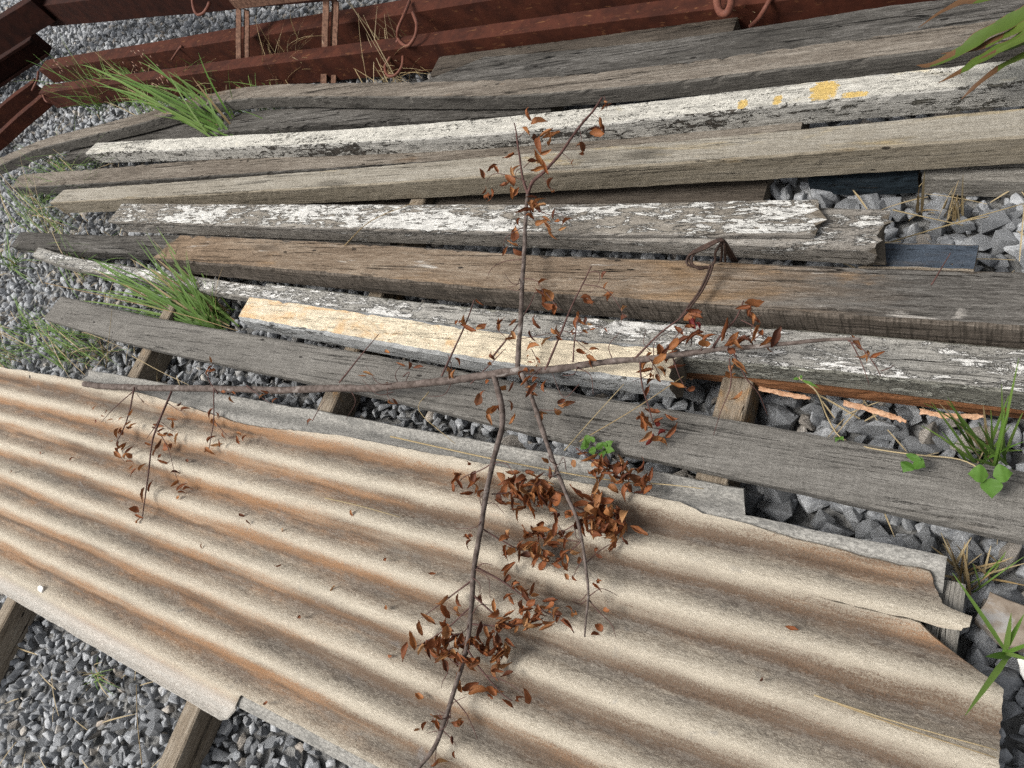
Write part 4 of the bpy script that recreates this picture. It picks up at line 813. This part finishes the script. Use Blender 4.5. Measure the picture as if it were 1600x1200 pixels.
# dry litter over the gravel
LV, LF = [], []
for k in range(400):
    if k < 200: x, y = random.uniform(-4.6, -2.3), random.uniform(.42, 1.7)
    elif k < 300: x, y = random.uniform(-.35, .2), random.uniform(.5, 1.2)
    elif k < 350: x, y = random.uniform(-4.8, -1.6), random.uniform(1.7, 2.2)
    else: x, y = random.uniform(-2.4, -1.0), random.uniform(-.8, -.4)
    a_ = random.uniform(0, 6.28); L_ = random.uniform(.03, .16); z_ = random.uniform(.004, .03)
    v, f_ = ribbon((x, y, z_), (x+math.cos(a_)*L_, y+math.sin(a_)*L_, z_+random.uniform(-.01, .03)), random.uniform(.0015, .004), .02*L_*4, n=4); LF += [tuple(i+len(LV) for i in q) for q in f_]; LV += v
tag(mesh('dry_grass_litter', LV, LF, M_STRAW), 'dry grass and straw litter strewn over the gravel', 'litter', kind='stuff')
# seed heads of the fine grass
sd_ = empty('seed_head', G(230, 118, .2)); tag(sd_, 'pinkish grass seed heads above the bright green tuft', 'grass')
for k in range(46):
    x, y = random.choice([(215, 85), (200, 105), (225, 110), (232, 128), (250, 125), (90, 100)]); q = G(x+random.gauss(0, 9), y+random.gauss(0, 6), random.uniform(.18, .3))
    stick('seed', [q, q+Vector((random.uniform(-.006, .006), random.uniform(-.006, .006), -.014))], .002, .0008, M_PINK, sd_, ns=5, n=1)
def straw(label, pts, r=.0012, m=M_STRAW, group=None):
    o = stick('straw', [G(*p) for p in pts], r, r*.6, m, None, ns=5, n=5); return tag(o, label, 'straw', group)
straw('pair of long pale straws at the lower right of the sheet, upper one', [(1272, 1086, .125), (1400, 1128, .125), (1558, 1172, .125)], .0014)
straw('pair of long pale straws at the lower right of the sheet, lower one', [(1310, 1100, .125), (1420, 1140, .125), (1556, 1184, .125)], .0012)
straw('pale straw lying in the second corrugation left of the lower leaf heap', [(508, 778, .125), (560, 790, .125), (625, 808, .122)], .0015)
straw('dry straw along the step between grey and cream sheets', [(610, 682, .13), (760, 715, .135), (900, 742, .135), (1000, 756, .135)], .002)
straw('short dry straw running from the leaf heap along the grey sheet', [(1015, 755, .13), (1060, 759, .13), (1100, 764, .13)], .0014)
straw('long dry stalk across the grass and the grey plank', [(70, 442, .1), (160, 462, .13), (280, 490, .14), (372, 517, .14)], .0018)
straw('bent dry straw over the gap left of the fork', [(670, 612, .15), (655, 642, .14), (712, 694, .13)], .0011)
straw('straight dry straw from the orange-sided bearer to the branch', [(206, 556, .1), (250, 580, .12), (296, 602, .13)], .0014)
straw('long dry straw crossing the plank towards the green weed', [(882, 704, .13), (925, 655, .14), (975, 600, .17)], .0013)
straw('second dry straw crossing the plank above the green weed', [(905, 690, .13), (990, 640, .15), (1068, 588, .18)], .0013)
straw('yellow straw leaning across the white peeling board', [(538, 384, .2), (580, 345, .2), (650, 315, .2)], .0016)
straw('long straw over the gravel beside the chipped blue board', [(1392, 378, .05), (1480, 352, .06), (1600, 318, .07)], .0016)
straw('straw crossing the gravel behind the chipped blue board', [(1395, 328, .05), (1440, 338, .05), (1505, 352, .05)], .0016)
straw('thin straw standing on the gravel in the bottom left corner', [(222, 1195, .02), (215, 1130, .06), (213, 1070, .1)], .0014)
straw('pale stem rising from the plank past the corrugated sheet corner', [(165, 575, .04), (170, 530, .12), (175, 485, .18)], .0012)
# vine with three-part leaves
def weedleaf(parent, c, tip, w, m=M_WEED):
    c, tip = Vector(c), Vector(tip); d = tip-c; s = d.cross(Vector((0, 0, 1))).normalized(); V = []; Fc = []; n = 11
    for i in range(n+1):
        e = i/n; e = min(1, e); p = c+d*(.1+.9*e)+Vector((0, 0, .004*math.sin(math.pi*e)-.003*e)); ww = w*.5*math.sin(math.pi*(e*.985+.015)**.8)**1.15 if i < n else 0.0003
        for k in (-1, -.5, 0, .5, 1): V.append(p+s*ww*k+Vector((0, 0, ww*.14*abs(k)+.001*math.sin(e*18)*abs(k))))
    for i in range(n):
        for k in range(4): Fc.append((i*5+k, (i+1)*5+k, (i+1)*5+k+1, i*5+k+1))
    return mesh('leaf', V, Fc, m, parent, smooth=True)
vine = empty('vine', G(1520, 720, .12)); tag(vine, 'creeping vine with three-part bright green leaves across the grey plank', 'vine')
stick('stem', [G(*p) for p in [(1248, 590, .16), (1276, 612, .15), (1292, 650, .10), (1312, 682, .09), (1350, 698, .12), (1425, 710, .132), (1500, 718, .132), (1546, 742, .14)]], .0016, .0012, M_STRAW, vine, ns=6)
for c, tips, w in (((1425, 722, .15), [(1430, 708, .16), (1411, 737, .155), (1446, 729, .155)], .024), ((1548, 744, .16), [(1512, 739, .165), (1583, 738, .165), (1550, 778, .15)], .031)):
    for t in tips: weedleaf(vine, G(*c), G(*t), w)
for t in [(1238, 592, .16), (1254, 586, .17), (1280, 606, .16)]: weedleaf(vine, G(1250, 593, .16), G(*t), .006)
for t in [(1305, 690, .13), (1318, 688, .13)]: weedleaf(vine, G(1312, 682, .12), G(*t), .008)
weed = empty('weed', G(930, 705, .08)); tag(weed, 'small bright green weed growing in the gap beside the smooth grey plank', 'weed')
stick('stem', [G(928, 712, .05), G(928, 700, .12)], .002, .0015, M_WEED, weed); stick('stem', [G(940, 712, .05), G(944, 702, .12)], .002, .0015, M_WEED, weed)
for c, t in (((922, 694), (915, 678)), ((922, 694), (906, 702)), ((922, 694), (908, 692)), ((925, 697), (928, 712)), ((925, 692), (928, 682)), ((942, 704), (942, 714)), ((942, 703), (932, 692)), ((944, 702), (958, 688)), ((945, 704), (960, 704)), ((944, 700), (946, 690))):
    weedleaf(weed, G(c[0], c[1], .13), G(t[0], t[1], .14), .017)
# strap-leaved plant hanging in from the upper right
sp = empty('strap_leaf_plant', G(1640, 20, .2)); tag(sp, 'green strap-shaped leaves with brown tips hanging over the timbers, upper right', 'plant')
def strap(pts, w, brown=.25):
    S = spline([G(*p) for p in pts], 6); n = len(S); V = []; Fc = []; fm = []
    for i, s in enumerate(S):
        e = i/(n-1); d = Vector(S[min(i+1, n-1)]-S[max(i-1, 0)]); sd__ = d.cross(Vector((0, 0, 1))).normalized(); ww = w*.5*(1-e**2.4)*(.9+.1*math.sin(i))+.0008
        for k in (-1, -.93, 0, .93, 1): V.append(Vector(s)+sd__*ww*k+Vector((0, 0, ww*.3*abs(k))))
    for i in range(n-1):
        for k in range(4): Fc.append((i*5+k, (i+1)*5+k, (i+1)*5+k+1, i*5+k+1)); fm.append(1 if ((k in (0, 3) and mnoise.noise(Vector((i*.4, k, w*300))) > -.05) or i/(n-1) > 1-brown+.25*mnoise.noise(Vector((k*1.7, w*200, i*.1)))) else 0)
    return mesh('leaf', V, Fc, [M_STRAP, M_STRAPB], sp, smooth=True, fmat=fm)
strap([(1650, -10, .32), (1590, 30, .30), (1540, 55, .28), (1500, 82, .26), (1455, 102, .23), (1432, 102, .21)], .040)
strap([(1660, 10, .33), (1600, 42, .31), (1560, 62, .28), (1520, 78, .26), (1470, 84, .24)], .028, .4)
strap([(1670, 30, .33), (1600, 62, .31), (1560, 80, .28), (1525, 98, .25), (1502, 112, .23), (1466, 130, .2)], .042)
strap([(1670, 60, .32), (1600, 88, .28), (1565, 105, .25), (1530, 130, .22), (1502, 155, .2)], .022, .6)
strap([(1600, -20, .34), (1540, -2, .32), (1505, 4, .3), (1470, 20, .27), (1434, 44, .23)], .030, .7)
strap([(1690, 10, .36), (1620, 50, .34), (1570, 76, .31), (1530, 92, .29)], .026, .2)
# broken slab and paper at the right edge
def chunk(name, label, cat, pts, z, h, m):
    V = [np.array(G(x, y, z)) for x, y in pts]; n = len(V); Vf = []
    for i in range(n):
        a, b = V[i], V[(i+1) % n]
        for t in (0, .33, .66): Vf.append(a+(b-a)*t+np.append(rng.uniform(-.002, .002, 2), rng.uniform(-.001, .001)))
    k = len(Vf); c = sum(Vf)/k
    ins = [c+(v-c)*.94+np.array([0, 0, .003]) for v in Vf]; bot = [v-np.array([0, 0, h]) for v in Vf]
    Fc = [tuple(range(k))[::-1]]+[(i, (i+1) % k, (i+1) % k+k, i+k) for i in range(k)]+[(i+k, (i+1) % k+k, (i+1) % k+2*k, i+2*k) for i in range(k)]
    o = mesh(name, ins+Vf+bot, Fc, m); bm = bmesh.new(); bm.from_mesh(o.data); bmesh.ops.recalc_face_normals(bm, faces=bm.faces[:]); bm.to_mesh(o.data); bm.free()
    return tag(o, label, cat)
SLAB = m_simple('brown_stone_slab', (.17, .135, .105), (.30, .255, .21), 25, .9, .2, .5, .004, patch=((.3, .29, .28), (14, 14, 14), .58))
chunk('broken_slab', 'tan broken slab on the gravel beside the green grass plant', 'slab', [(1547, 926), (1640, 958), (1640, 1015), (1575, 1010), (1525, 968)], .05, .045, SLAB)
chunk('paper_scrap', 'scrap of white packaging at the right edge among the stones', 'litter', [(1589, 1030), (1625, 1026), (1625, 1050), (1599, 1062)], .03, .002, M_WHITE)
chunk('paint_chip', 'white paint chip near the lower edge of the cream sheet', 'paint chip', [(60, 918), (65, 914), (69, 919), (66, 925), (61, 924)], on_sheet(64, 919, .002), .001, M_WHITE)
print('leaves', nleaf[0], 'stones', len(stones), 'tris', len(AF))
